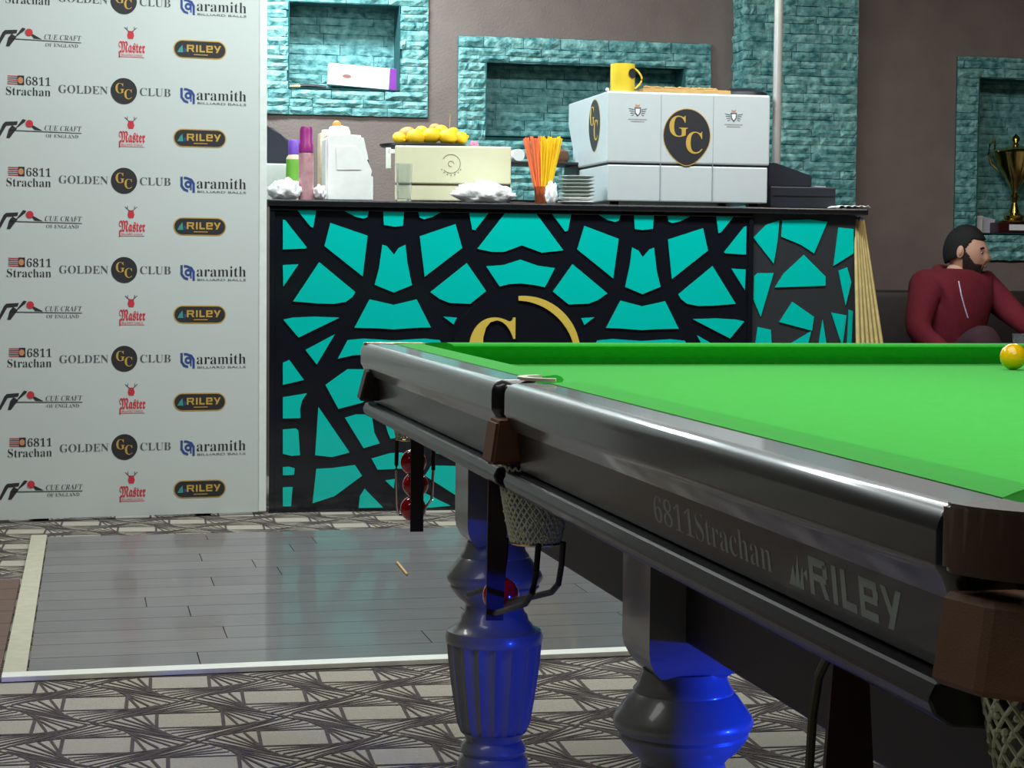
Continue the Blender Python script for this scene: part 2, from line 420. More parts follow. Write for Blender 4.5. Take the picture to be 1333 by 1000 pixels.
# ---------------------------------------------------------------- plank floor let into the carpet
slope = 0.050
XL = onZ(35, 880).x; X_out = onZ(3, 880).x
YF = onZ(400, 866).y - slope * onZ(400, 866).x      # front edge line: y = YF + slope*x
YB = onZ(300, 698).y
pw = struct_empty('trim_5'); pw['label'] = 'grey plank floor panel with a beige edge strip and white front trim'
def plank(parent, x0, x1, y0, y1, m_, sl=slope, name='plank', h=0.010):
    bm = nb(); g = 0.0015
    q = [(x0 + g, y0 + g + sl * x0), (x1 - g, y0 + g + sl * x1), (x1 - g, y1 - g + sl * x1), (x0 + g, y1 - g + sl * x0)]
    A = [bm.verts.new((a, b, 0.0025)) for a, b in q]; B = [bm.verts.new((a, b, h)) for a, b in q]
    bm.faces.new(A); bm.faces.new(B)
    for i in range(4): bm.faces.new((A[i], A[(i + 1) % 4], B[(i + 1) % 4], B[i]))
    return obj(name, bm, m_, parent)
nrow = 14; rh = (YB - YF) / nrow
XR = 2.3
for r in range(nrow):
    x = XL + 0.001 - random.uniform(0, 1.0)
    while x < XR:
        w = random.uniform(1.1, 1.4); a = max(x, XL + 0.002); b = min(x + w, XR)
        if b - a > 0.05: plank(pw, a, b, YF + r * rh, YF + (r + 1) * rh, random.choice([m_plank, m_plank2]))
        x += w
plank(pw, X_out, XL, YF - 0.06, YB + 0.05, m_beige, name='edge_strip', h=0.012)
plank(pw, X_out, XR, YF - 0.065, YF - 0.001, m_whitetrim, name='front_trim', h=0.014)
pb = struct_empty('trim_6')
for r in range(8):
    y0 = YF - 0.1 + r * 0.2
    plank(pb, -2.0, X_out - 0.004, y0, y0 + 0.2, m_brownplank, sl=0)

# ================================================================== BANNER
bA = onZ(-260, 689.5); bB = onZ(349, 669)
bA = Vector((bA.x, bA.y, 0)); bB = Vector((bB.x - 0.01, bB.y - 0.02, 0))
bd = (bB - bA).normalized(); bl = (bB - bA).length; bn = Vector((bd.y, -bd.x, 0))   # normal to the camera
ban = thing('sponsor_banner', 'tall white sponsor backdrop covered in repeating printed logos, left of the bar', 'banner',
            (bA.x, bA.y, 0), math.atan2(bd.y, bd.x))
def onB(px, py):       # picture point -> banner's own (s, z)
    d = ray(px, py); t = (bA - CAM).dot(bn) / d.dot(bn); p = CAM + d * t
    return (p - bA).dot(bd), p.z
edge_s = onB(337, 300)[0]
bm = nb(); bx(bm, 0, edge_s, 0, 0.03, 0.012, 2.55); obj('printed_sheet', bm, m_banner, ban)
bm = nb(); bx(bm, edge_s, bl, -0.004, 0.034, 0.012, 2.55, 0.004); obj('edge_strip', bm, m_banner_edge, ban)['label'] = 'plain white side strip of the backdrop'
bm = nb()
for sx in (0.3, bl / 2, bl - 0.25): bx(bm, sx - 0.03, sx + 0.03, 0.031, 0.4, 0, 0.03); bx(bm, sx - 0.02, sx + 0.02, 0.031, 0.06, 0, 2.4)
obj('stand_frame', bm, m_wire, ban)
K = 1 / 322.0          # print scale, metres per drawing unit
fnb = lambda a, b: (a, -0.0015, b)
def proto(draw):
    bm = nb(); draw(bm); me = bpy.data.meshes.new('printed_logo'); bm.to_mesh(me); bm.free()
    for q in (m_ink, m_inkgrey, m_inkred, m_inkblue, m_inkgold, m_inkteal, m_inkorange, m_paper): me.materials.append(q)
    return me
def F2(a, b): return (a * K, -0.0012, b * K)
def F3(a, b): return (a * K, -0.0020, b * K)
def F4(a, b): return (a * K, -0.0028, b * K)
def d_club(bm):
    add_text(bm, serif('GOLDEN'), -81, -20, -5, 5, F2, 1, off=-0.008); add_text(bm, serif('CLUB'), 20, 59, -5, 5, F2, 1, off=-0.008)
    add_disc(bm, 0, 0, 16.5, 16.5, F2, 0)
    add_text(bm, serif('G'), -10.5, 0.5, -3, 10, F3, 4); add_text(bm, serif('C'), 0.5, 10, -10, 2.5, F3, 4)
def d_aram(bm):
    add_text(bm, serif('aramith'), -7, 57, -6.5, 7, F2, 0, off=-0.01); add_text(bm, 'BILLIARD BALLS', -6, 57, -12, -9.2, F2, 1)
    # blue double loop
    add_poly(bm, [(-28, 8), (-25, 8), (-25, -3), (-22, -7), (-18, -8.5), (-18, -11.5), (-24, -9.5), (-28, -4)], F2, 3)
    add_poly(bm, [(-23.5, 8), (-20, 8), (-13, 5.5), (-9.5, 0), (-9.5, -12), (-12.5, -12), (-12.5, -1), (-15.5, 3), (-20, 5), (-23.5, 5)], F2, 3)
    add_arc(bm, -18, -1.5, 1.8, 4.6, 0, 2 * PI, F2, 3)
    add_poly(bm, [(-15.4, -1), (-13.6, -1), (-13.6, -9), (-15.4, -9)], F2, 3)
def d_strach(bm):
    for k in range(5): add_poly(bm, [(-27, 12 - k * 2.4), (-12, 12 - k * 2.4), (-12, 10.8 - k * 2.4), (-25, 10.8 - k * 2.4)], F2, 1 if k % 2 else 2)
    add_poly(bm, [(-14, 12.5), (-6, 12.5), (-6, 0.8), (-14, 0.8)], F2, 0); add_disc(bm, -10.5, 6.5, 3.2, 4, F3, 6)
    add_text(bm, serif('6811'), -4, 26, 1, 11.5, F2, 0, off=-0.01); add_text(bm, serif('Strachan'), -28, 26, -12, -1.5, F2, 0, off=-0.01)
def d_cue(bm):
    # bent-over player with a cue
    add_poly(bm, [(-52, -12), (-49, -12), (-41, 4), (-39, 7), (-30, 8), (-31, 4), (-36, 3.5), (-37, 1)], F2, 0) if False else None
    add_poly(bm, [(-52, -12), (-48.5, -12), (-40, 3), (-27, 4.5), (-26, 9), (-41, 8), (-44, 5)], F2, 0)
    add_poly(bm, [(-40, -12), (-36, -12), (-27, 0), (-33, 4), (-37, -1)], F2, 0)
    add_poly(bm, [(-30, -1), (-20, 12), (-16, 11), (-18, 8), (-26, 1.5)], F2, 0)
    add_disc(bm, -12, 6.5, 4.6, 4.6, F3, 2)
    add_poly(bm, [(-13, 7), (-10, 6), (4, -1.5), (-6, -1)], F2, 0)
    add_poly(bm, [(-37, -1.6), (52, -3), (52, -4), (-37, -3)], F2, 1)
    add_text(bm, serif('CUE CRAFT'), 6, 51, -1.2, 5.2, F2, 1, off=-0.01, slant=0.2); add_text(bm, serif('OF ENGLAND'), 8, 48, -10, -5.5, F2, 1, off=-0.01)
def d_master(bm):
    add_poly(bm, [(-3, 6), (3, 6), (4.4, 10), (3, 16), (-3, 16), (-4.4, 10)], F2, 2)
    for s in (-1, 1):
        for q in ([(1.5, 15), (2.8, 15), (8, 20), (7.4, 20.6)], [(4, 17.2), (5, 18), (4.6, 21.5), (4, 21.5)]): add_poly(bm, [(s * a, b) for a, b in q], F2, 1)
    add_text(bm, fraktur('Master'), -15, 18, -12, 3, F2, 2, off=0.012)
    add_poly(bm, [(-15, -10), (-13.4, -10), (-13.4, -18), (-15, -18)], F2, 2); add_poly(bm, [(-15, -16.4), (17, -16.4), (17, -17), (-15, -17)], F2, 2)
    add_text(bm, 'BILLIARD CHALK', -12, 15, -15.4, -13, F2, 2)
def pill(hw, hh): 
    return [(hw - hh + hh * math.cos(a), hh * math.sin(a)) for a in [(-90 + 15 * k) * PI / 180 for k in range(13)]] + [(-hw + hh + hh * math.cos(a), hh * math.sin(a)) for a in [(90 + 15 * k) * PI / 180 for k in range(13)]]
def riley(bm, x0, x1, y0, y1, fn, mi, lw=0.17):
    """wide geometric lettering: R I L e Y"""
    w = (x1 - x0); h = y1 - y0; t = h * 0.22
    def R(a, b, c, d): add_poly(bm, [(x0 + w * a, y0 + h * b), (x0 + w * c, y0 + h * b), (x0 + w * c, y0 + h * d), (x0 + w * a, y0 + h * d)], fn, mi)
    tv = 0.22; th_ = 0.052
    # R
    R(0, 0, th_, 1); R(th_, 1 - tv, 0.20, 1); R(0.165, 0.55, 0.215, 0.9); R(th_, 0.40, 0.20, 0.58)
    add_poly(bm, [(x0 + w * 0.12, y0 + h * 0.4), (x0 + w * 0.175, y0 + h * 0.4), (x0 + w * 0.225, y0), (x0 + w * 0.17, y0)], fn, mi)
    R(0.27, 0, 0.27 + th_, 1)                                     # I
    R(0.37, 0, 0.37 + th_, 1); R(0.37 + th_, 0, 0.53, tv)         # L
    R(0.57, 0.0, 0.57 + th_, 1); R(0.57 + th_, 0, 0.755, tv); R(0.57 + th_, 1 - tv, 0.755, 1); R(0.57 + th_, 0.42, 0.755, 0.58); R(0.71, 0.58, 0.765, 1 - tv)   # e
    add_poly(bm, [(x0 + w * 0.79, y0 + h), (x0 + w * 0.845, y0 + h), (x0 + w * 0.905, y0 + h * 0.45), (x0 + w * 0.875, y0 + h * 0.3)], fn, mi)   # Y
    add_poly(bm, [(x0 + w * 0.945, y0 + h), (x0 + w, y0 + h), (x0 + w * 0.90, y0), (x0 + w * 0.845, y0)], fn, mi)
def d_riley(bm):
    add_poly(bm, pill(34, 11.5), F2, 4); add_poly(bm, pill(32.6, 10.2), F3, 0)
    add_poly(bm, [(-29, -4.5), (-26, 1), (-22.5, 5), (-21.5, -4.5)], F4, 5); add_poly(bm, [(-20.6, -4.5), (-20.6, 1.5), (-17, -1), (-19, -4.5)], F4, 3)
    riley(bm, -17, 27, -3.5, 5.5, F4, 4); add_poly(bm, [(-8, -7.2), (10, -7.2), (10, -6.2), (-8, -6.2)], F4, 4)
protos = {k: proto(f) for k, f in dict(club=d_club, aram=d_aram, strach=d_strach, cue=d_cue, master=d_master, riley=d_riley).items()}
zA0 = onB(163, 582)[1]; zA1 = onB(163, 1.5)[1]; dz = (zA1 - zA0) / 5
zR = onB(262, 636)[1]; zAr = onB(287, 582)[1]
def put(k, px, py, i, nm):
    s, z = onB(px, py); o = obj(nm, protos[k], None, ban); o.location = (s, 0, z + dz * i)
for i in range(7):
    put('club', 162, 582, i, 'printed_logo'); put('aram', 263, 581, i, 'printed_logo'); put('strach', 40, 582.5, i, 'printed_logo')
    put('cue', 53, 637, i, 'printed_logo'); put('master', 171, 635.5, i, 'printed_logo'); put('riley', 260, 636.5, i, 'printed_logo')

# ================================================================== BAR
BY = onZ(352, 668).y                 # front face of the bar
def Pb(px, py, Y=None): p = onY(px, py, BY if Y is None else Y); return p.x, p.z
bx0 = Pb(350, 500)[0]; bx1 = Pb(1112, 400)[0]; bxm = Pb(977, 400)[0]
ztop = Pb(500, 262)[1]; zslab = Pb(500, 271)[1]
BD = 0.85                            # depth of the counter
bar = thing('bar_counter', 'black bar counter with turquoise shard-pattern front and gold letter emblem', 'bar counter', (bx0, BY, 0))
X0 = bx0
bm = nb(); bx(bm, 0, bxm - X0, 0.0, 0.03, 0.0, zslab); obj('front_panel', bm, m_blackgloss, bar)
bm = nb(); bx(bm, bxm - X0 + 0.002, bx1 - X0, 0.004, 0.034, 0, zslab); obj('end_panel', bm, m_greypanel, bar)['label'] = 'grey-framed end section of the bar front'
bm = nb(); bx(bm, 0, 0.02, 0.031, BD - 0.03, 0, zslab); bx(bm, bx1 - X0 - 0.02, bx1 - X0, 0.036, BD - 0.03, 0, zslab); bx(bm, 0.02, bx1 - X0 - 0.02, BD - 0.05, BD - 0.03, 0, zslab)
obj('carcass', bm, m_blacktop, bar)
xr = Pb(1131, 272, BY - 0.03)[0]
bm = nb(); bx(bm, -0.012, xr - X0, -0.03, BD, zslab + 0.001, ztop, 0.006); obj('worktop', bm, m_blacktop, bar)
bm = nb(); bx(bm, 0.0, bxm - X0, -0.012, -0.001, zslab - 0.014, zslab - 0.004, 0.002); obj('edge_moulding', bm, m_blackgloss, bar)
bm = nb(); bx(bm, 0.0, 0.022, -0.012, -0.001, 0.0, zslab - 0.016, 0.002); obj('corner_moulding', bm, m_blackgloss, bar)
bm = nb(); bx(bm, bxm - X0 - 0.014, bxm - X0 + 0.006, -0.01, -0.001, 0.0, zslab - 0.016, 0.002); obj('corner_moulding', bm, m_blackgloss, bar)

S6 = lambda L: [(340 + a / 3.92, 240 + b / 3.92) for a, b in L]
S8 = lambda L: [(340 + a / 3.57, 440 + b / 3.57) for a, b in L]
S7 = lambda L: [(660 + a / 2.666, 240 + b / 2.666) for a, b in L]
shards = []
halfL = [
 S6([(185,133),(280,130),(265,222),(250,215)]), S6([(110,180),(122,183),(232,322),(225,328),(110,332)]),
 S6([(110,412),(190,408),(112,522)]), S6([(352,197),(542,262),(517,470),(322,315)]),
 S6([(295,397),(480,550),(465,575),(430,600),(370,610),(290,608),(162,597)]), S6([(425,137),(548,137),(540,168),(520,175),(480,165)]),
 S6([(622,137),(728,140),(722,212),(680,216),(625,208)]), S6([(800,140),(920,140),(870,168),(830,178),(808,170)]),
 S6([(617,308),(640,315),(677,358),(700,325),(735,308),(745,400),(768,515),(675,552),(578,512),(600,430)]),
 S6([(808,265),(990,203),(1025,325),(833,472)]), S6([(1060,143),(1160,145),(1090,235),(1075,230)]),
 S6([(552,587),(675,615),(792,587),(865,730),(790,732),(675,740),(600,735),(475,732)]),
 S6([(1048,402),(1147,545),(1065,610),(960,605),(910,585),(862,550)]), S6([(112,690),(160,680),(270,675),(400,680),(190,782)]),
 S6([(375,765),(283,920),(225,845)]), S6([(928,675),(998,680),(980,715)]),
 S6([(440,795),(520,787),(675,797),(830,787),(910,795),(955,880),(880,872),(675,862),(470,872),(390,890)]),
 S8([(100,115),(130,102),(198,195),(100,218)]), S8([(100,275),(212,257),(190,290),(180,330),(182,372),(100,374)]),
 S8([(100,425),(160,420),(172,430),(180,545),(140,548),(100,538)]), S8([(100,600),(130,598),(155,605),(152,636),(100,638)]),
 S8([(100,694),(145,692),(138,782),(100,782)]),
 S8([(265,320),(410,532),(330,553),(250,545)]), S8([(298,218),(400,145),(470,145),(560,150),(520,260),(470,300),(358,330)]),
 S8([(388,370),(440,355),(480,355),(515,372),(525,440),(550,490),(475,512)]),
 S8([(255,608),(330,604),(435,590),(468,640),(340,735),(238,768)]), S8([(512,560),(600,535),(650,532),(695,550),(690,605),(540,612)]),
 S8([(480,700),(566,788),(452,790),(458,735)]), S8([(575,662),(620,655),(616,700)]),
 S8([(790,592),(900,595),(930,640),(910,735),(760,640)]), S8([(570,375),(640,400),(625,465),(600,468),(588,440)]),
 S8([(820,508),(900,540),(990,555),(960,580),(812,535)]),
 S8([(760,720),(880,780),(760,790),(700,780)]),
]
shards += halfL
def mir(L, c=676.0, k=1.0): return [(c + (c - a), b + 1.0) for a, b in L]
# right half, same design turned over in the bar's own plane
xc = Pb(676, 400)[0]
def topl(L): return [Pb(a, b) for a, b in L]
plates = [topl(L) for L in halfL]
plates += [[(2 * xc - a, b) for a, b in L] for L in plates[:]]
zt_ = Pb(512, 273)[1]
for L in ([(657.6,277),(697.5,278),(733,326),(705,329),(679,319.5),(656,328),(640,328),(621,324)],
          [(632.6,346.6),(655,345),(677,338),(700,346),(722,349),(709,374),(695,371),(677,369),(662,370),(650,373)]):
    plates.append(topl(L))
for L in plates:
    L = [(min(a, bxm - 0.018), b) for a, b in L]
    if max(a for a, b in L) - min(a for a, b in L) < 0.012: continue
    bm = nb(); prism(bm, L, lambda a, b, d: (a - X0, d, b), -0.001, -0.006)
    obj('turquoise_inlay', bm, m_teal, bar)
endp = [S7([(945,125),(900,140),(855,185),(925,275),(938,200)]), S7([(955,125),(1050,122),(1112,130),(1065,240),(1020,210),(952,182)]),
        S7([(1030,245),(1105,320),(1105,352),(930,358),(960,310)]), S7([(1150,150),(1202,155),(1202,240),(1133,283)]),
        S7([(870,308),(925,308),(880,460),(855,400),(857,320)]), S7([(1180,288),(1195,340),(1175,420),(1150,300)]),
        S7([(990,408),(1065,460),(1058,508),(945,478)]), S7([(870,495),(915,505),(918,552),(862,552)]), S7([(985,552),(1055,510),(1045,552)]),
        S7([(1095,470),(1108,552),(1082,552)]), S7([(1125,445),(1178,455),(1165,552),(1160,552)]), S7([(1186,435),(1200,440),(1195,552),(1180,552)]),
        S7([(870,600),(960,610),(930,760),(860,740)]), S7([(1000,600),(1100,640),(1060,780),(980,720)]), S7([(1120,620),(1190,610),(1190,800),(1100,820)]),
        S7([(880,800),(1040,820),(1000,980),(870,960)]), S7([(1080,860),(1190,850),(1180,1050),(1060,1000)])]
for L in endp:
    L = topl(L); bm = nb(); prism(bm, L, lambda a, b, d: (a - X0, d, b), 0.003, -0.002); obj('turquoise_inlay', bm, m_teal, bar)
# emblem: gold ring sweep and serif letters on a black disc
cx, cz = Pb(676, 466)
R_ = 0.262
bm = nb(); add_disc(bm, cx - X0, cz, R_ * 1.12, R_ * 1.12, lambda a, b: (a, -0.0065, b), n=48); flatobj('emblem_disc', bm, m_blackgloss, bar, 0.002)
bm = nb(); add_arc(bm, cx - X0, cz, R_ - 0.028, R_ + 0.002, math.radians(92), math.radians(-70), lambda a, b: (a, -0.010, b), n=40, taper=lambda t: 0.35 + 0.75 * math.sin(PI * min(1, t * 1.3 + .12)) if t < 0.7 else max(0.3, 1.1 - t)); flatobj('emblem_ring', bm, m_gold, bar, 0.006)
gx0, gz1 = Pb(610, 413); gx1 = Pb(673, 413)[0]; gz0 = Pb(640, 497)[1]
bm = nb(); add_text(bm, serif('G'), gx0 - X0, gx1 - X0 + 0.02, gz0, gz1, lambda a, b: (a, -0.010, b)); flatobj('emblem_letter', bm, m_gold, bar, 0.008)
cx0, cz1 = Pb(664, 446); cx1 = Pb(732, 446)[0]; cz0 = Pb(690, 528)[1]
bm = nb(); add_text(bm, serif('C'), cx0 - X0, cx1 - X0, cz0, cz1, lambda a, b: (a, -0.010, b)); flatobj('emblem_letter', bm, m_gold, bar, 0.008)

# ================================================================== THINGS ON THE BAR
ZT = ztop + 0.0005
def gc_logo(parent, w, h, fn, name='club_emblem'):
    """pointed round badge with two serif letters, centred on 0,0"""
    bm = nb(); n = 40; P = []
    for i in range(n):
        a = 2 * PI * i / n; x = math.cos(a); y = math.sin(a)
        if y < 0: x *= (1 - 0.28 * (-y) ** 2.2 * 1.0); y = y * 1.10
        P.append((x * w / 2, y * h / 2 * 0.96))
    add_poly(bm, [(a * 1.03, b * 1.03) for a, b in P], lambda a, b: fn(a, b, 0.0012), 1); add_poly(bm, P, lambda a, b: fn(a, b, 0.0018), 0)
    add_text(bm, serif('G'), -w * 0.38, w * 0.02, -h * 0.02, h * 0.36, lambda a, b: fn(a, b, 0.0026), 1)
    add_text(bm, serif('C'), -w * 0.02, w * 0.34, -h * 0.32, h * 0.08, lambda a, b: fn(a, b, 0.0026), 1)
    me = bpy.data.meshes.new(name); bm.to_mesh(me); bm.free(); me.materials.append(m_logodark); me.materials.append(m_inkgold)
    return obj(name, me, None, parent)
# --- the big white espresso machine
MY = BY + 0.05
mx0, _ = Pb(790, 200, MY); mx1, _ = Pb(1002, 200, MY)
mzt = Pb(895, 121, MY)[1]; mzseam = Pb(895, 215, MY)[1]; mw = mx1 - mx0
mach = thing('coffee_machine', 'large white espresso machine with a dark pointed badge, on the bar counter', 'coffee machine', (mx0, MY, ZT))
mzt -= ZT; mzseam -= ZT; MD = 0.70
zb1 = onX(738, 165, mx0).z - ZT; zb2 = onX(755, 190, mx0).z - ZT
def extr(name, prof, x0, x1, m_, parent, bev=0.004):
    bm = nb(); prism(bm, prof, lambda a, b, d: (d, a, b), x0, x1)
    if bev: bmesh.ops.bevel(bm, geom=bm.edges[:], offset=bev, segments=2, affect='EDGES', profile=0.5)
    return obj(name, bm, m_, parent)
extr('upper_shell', [(0, mzseam + 0.004), (0, mzt), (MD, mzt), (MD, zb1), (MD - 0.10, zb2), (MD - 0.10, mzseam + 0.004)], 0, mw, m_machine, mach, 0.008)
extr('lower_shell', [(0.004, 0.018), (0.004, mzseam - 0.003), (MD - 0.10, mzseam - 0.003), (MD - 0.10, 0.018)], 0.006, mw - 0.006, m_machine, mach, 0.006)
bm = nb(); bx(bm, 0.008, mw - 0.008, 0.008, MD - 0.12, mzseam - 0.006, mzseam + 0.006); obj('seam', bm, m_machinedark, mach)
for fx in (0.05, mw - 0.05):
    for fy in (0.06, MD - 0.2):
        bm = nb(); lathe(bm, [(0.02, 0), (0.02, 0.02)], (fx, fy, 0), 12); obj('foot', bm, m_wire, mach)
for pxs in (860, 928):
    bm = nb(); xs_ = Pb(pxs, 200, MY)[0] - mx0; bx(bm, xs_ - 0.0012, xs_ + 0.0012, -0.0006, 0.004, 0.02, mzt - 0.01)
    obj('panel_seam', bm, mat('seam_grey', (150, 156, 160), 0.5), mach)
fx_, fz_ = Pb(894, 177, MY)
gc_logo(mach, 0.205, 0.235, lambda a, b, d: (fx_ - mx0 + a, -d, fz_ - ZT + b))
ps = onX(774, 162, mx0)
gc_logo(mach, 0.19, 0.22, lambda a, b, d: (-d, ps.y - MY - a, ps.z - ZT + b))
def crest(cx, cz):
    bm = nb(); f = lambda a, b: (cx + a, -0.0012, cz + b)
    add_poly(bm, [(-0.014, 0.02), (0.014, 0.02), (0.013, -0.004), (0, -0.02), (-0.013, -0.004)], f, 0)
    add_poly(bm, [(-0.009, 0.014), (0.009, 0.014), (0.008, -0.002), (0, -0.012), (-0.008, -0.002)], lambda a, b: (cx + a, -0.0018, cz + b), 1)
    for s in (-1, 1):
        for k in range(4): add_poly(bm, [(s * 0.016, 0.012 - k * 0.007), (s * (0.040 - k * 0.004), 0.016 - k * 0.010), (s * (0.040 - k * 0.004), 0.0135 - k * 0.010), (s * 0.016, 0.009 - k * 0.007)], f, 0)
    add_poly(bm, [(-0.008, 0.024), (0.008, 0.024), (0.010, 0.034), (0, 0.029), (-0.010, 0.034)], f, 2)
    for k, w_ in enumerate((0.04, 0.03)): add_poly(bm, [(-w_, -0.032 - k * 0.009), (w_, -0.032 - k * 0.009), (w_, -0.028 - k * 0.009), (-w_, -0.028 - k * 0.009)], f, 3)
    me = bpy.data.meshes.new('crest'); bm.to_mesh(me); bm.free()
    for q in (m_inkgrey, m_paper, m_inkorange, mat('print_faint', (160, 160, 160), 0.6)): me.materials.append(q)
    obj('crest', me, None, mach)
crest(Pb(830, 146, MY)[0] - mx0, Pb(830, 146, MY)[1] - ZT); crest(Pb(955, 153, MY)[0] - mx0, Pb(955, 153, MY)[1] - ZT)
MT = ZT + mzt
# cup rail (low tray lip) at the left corner
bm = nb(); sphere(bm, (0.004, 0.02, mzt + 0.006), 0.008); obj('corner_knob', bm, m_white, mach, True)
# yellow mug on the machine
p0 = Pb(795, 100, MY + 0.1); p1 = Pb(826, 100, MY + 0.1); mr = (p1[0] - p0[0]) / 2
mh = Pb(810, 84, MY + 0.1)[1] - MT
mug = thing('mug', 'yellow mug with a small dark badge, on top of the espresso machine', 'mug', ((p0[0] + p1[0]) / 2, MY + 0.1, MT + 0.001))
bm = nb(); lathe(bm, [(mr * .95, 0), (mr, 0.004), (mr, mh), (mr - 0.004, mh), (mr - 0.004, 0.01), (0, 0.01)], n=28, close=False); lathe(bm, [(0, 0.0), (mr * .95, 0.0)], n=28, close=False); obj('cup', bm, m_mug, mug, True)
bm = nb(); tube(bm, [(mr * .93 + 0.004 + 0.030 * math.sin(PI * k / 10), -0.008 , mh * (0.15 + 0.07 * k)) for k in range(11)], 0.0045); obj('handle', bm, m_mug, mug, True)
bm = nb()
for k in range(1):
    cz_ = mh * 0.66; n = 16
    L = []
    for i in range(n):
        a = 2 * PI * i / n; ax = 0.62 + 0.42 * math.cos(a) ; z_ = cz_ + 0.021 * math.sin(a); an = -PI / 2 + ax
        L.append(bm.verts.new(((mr + 0.004) * math.cos(an), (mr + 0.004) * math.sin(an), z_)))
    bm.faces.new(L)
obj('badge', bm, m_logodark, mug)
# wooden tray with crumbs on the machine
p0 = Pb(830, 118, MY + 0.12); p1 = Pb(944, 118, MY + 0.12)
tr = thing('serving_board', 'thin light wooden board lying on top of the espresso machine beside the mug', 'board', (p0[0], MY + 0.12, MT + 0.001))
bm = nb(); bx(bm, 0.0, p1[0] - p0[0], -0.08, 0.20, 0, 0.018, 0.003); obj('board', bm, m_wood, tr)
bm = nb()
for k in range(26): sphere(bm, (0.02 + k * (p1[0] - p0[0] - 0.07) / 26, -0.07 + random.random() * 0.03, 0.021 + 0.004 * random.random() * (1 - k / 30)), 0.010, (1.2, 1, 0.7), 8, 5)
obj('crumbs', bm, m_wood, tr, True)['kind'] = 'stuff'
# dark round lid behind on the machine
p0 = Pb(945, 113, MY + 0.4); p1 = Pb(1003, 113, MY + 0.4)
bm = nb(); lathe(bm, [(0.115, 0), (0.12, 0.01), (0.112, 0.045), (0.06, 0.064), (0, 0.068)], n=28)
setp(obj('pan_lid', bm, m_pos, None, True, ((p0[0] + p1[0]) / 2 - 0.01, MY + 0.45, MT + 0.001)), 'dark grey domed lid on the right rear of the espresso machine', 'lid')

# --- cream machine
CY = BY + 0.23
c0 = Pb(514, 220, CY)[0]; c1 = Pb(662, 220, CY)[0]; czt = Pb(590, 191, CY)[1] - ZT; czm = Pb(590, 241, CY)[1] - ZT
cm = thing('cream_coffee_machine', 'smaller cream coffee machine with a faint round emblem, fruit tray on top', 'coffee machine', (c0, CY, ZT), -math.radians(10))
cw = (c1 - c0) * 1.0
bm = nb(); bx(bm, 0, cw, 0, 0.42, czm + 0.003, czt, 0.006); obj('upper_shell', bm, m_cream, cm)
bm = nb(); bx(bm, 0.0, cw * 0.66, 0.01, 0.40, 0.012, czm - 0.002, 0.005); obj('drip_base', bm, m_cream, cm)
bm = nb(); bx(bm, 0.004, cw - 0.004, 0.012, 0.40, czm - 0.003, czm + 0.004); obj('seam', bm, mat('bronze_seam', (140, 120, 80), 0.4), cm)
bm = nb(); bx(bm, -0.04, -0.018, 0.06, 0.09, czt - 0.095, czt - 0.006, 0.003); bx(bm, -0.03, 0.0, 0.06, 0.09, czt - 0.03, czt - 0.012); obj('steam_tap', bm, m_white, cm)
for fx in (0.03, cw * 0.6): 
    for fy in (0.05, 0.34): bm = nb(); lathe(bm, [(0.015, 0), (0.015, 0.013)], (fx, fy, 0), 10); obj('foot', bm, m_wire, cm)
ex, ez = Pb(586, 214, CY); ex -= c0; ez -= ZT
bm = nb(); add_arc(bm, ex, ez, 0.038, 0.0405, math.radians(-140), math.radians(150), lambda a, b: (a, -0.0012, b)); add_arc(bm, ex, ez, 0.010, 0.0125, 0, 5, lambda a, b: (a, -0.0012, b))
for k in range(7): 
    a = math.radians(-150 + k * 20); add_poly(bm, [(ex + 0.046 * math.cos(a) - 0.003, ez + 0.046 * math.sin(a) - 0.004), (ex + 0.046 * math.cos(a) + 0.003, ez + 0.046 * math.sin(a) - 0.004), (ex + 0.046 * math.cos(a) + 0.002, ez + 0.046 * math.sin(a) + 0.004)], lambda a, b: (a, -0.0012, b))
flatobj('round_emblem', bm, mat('print_soft', (120, 116, 96), 0.6), cm)
CT = ZT + czt
# fruit tray
f0 = Pb(498, 187, CY + 0.1)[0]; f1 = Pb(612, 187, CY + 0.1)[0]; fc = (f0 + f1) / 2
bm = nb(); hw = (f1 - f0) / 2
lathe(bm, [(hw * 0.85, 0), (hw * 0.96, 0.004), (hw, 0.014), (hw * 0.97, 0.014), (hw * 0.83, 0.006), (0, 0.006)], n=36, close=False); lathe(bm, [(0, 0), (hw * .85, 0)], n=36, close=False)
tray = setp(obj('fruit_tray', bm, m_pos, None, True, (fc, CY + 0.19, CT + 0.0015)), 'dark round tray holding the yellow fruit, on the cream coffee machine', 'tray')
TZ = CT + 0.008
fruit = [(530, 176, 12, 'o', 0.20), (520, 180, 9, 'l', 0.10), (541, 179, 11.5, 'l', 0.07), (561, 177, 11.5, 'l', 0.08), (583, 178, 11.5, 'l', 0.07), (599, 180, 9.5, 'l', 0.12), (567, 168, 8, 'o', 0.2), (549, 171, 8, 'l', 0.18), (590, 172, 7, 'l', 0.2), (575, 170, 8, 'l', 0.15)]
fl = ['leftmost brownish orange fruit at the back of the tray', 'small yellow lemon at the left end of the tray', 'yellow lemon in front on the tray, second from left', 'yellow lemon at the middle front of the fruit tray',
      'large yellow lemon at the right front of the fruit tray', 'small yellow lemon at the right end of the tray', 'orange fruit on top of the heap, centre of the tray', 'yellow lemon at the back of the tray behind the second one',
      'yellow lemon at the back right of the fruit tray', 'yellow lemon at the back of the heap, right of the orange fruit']
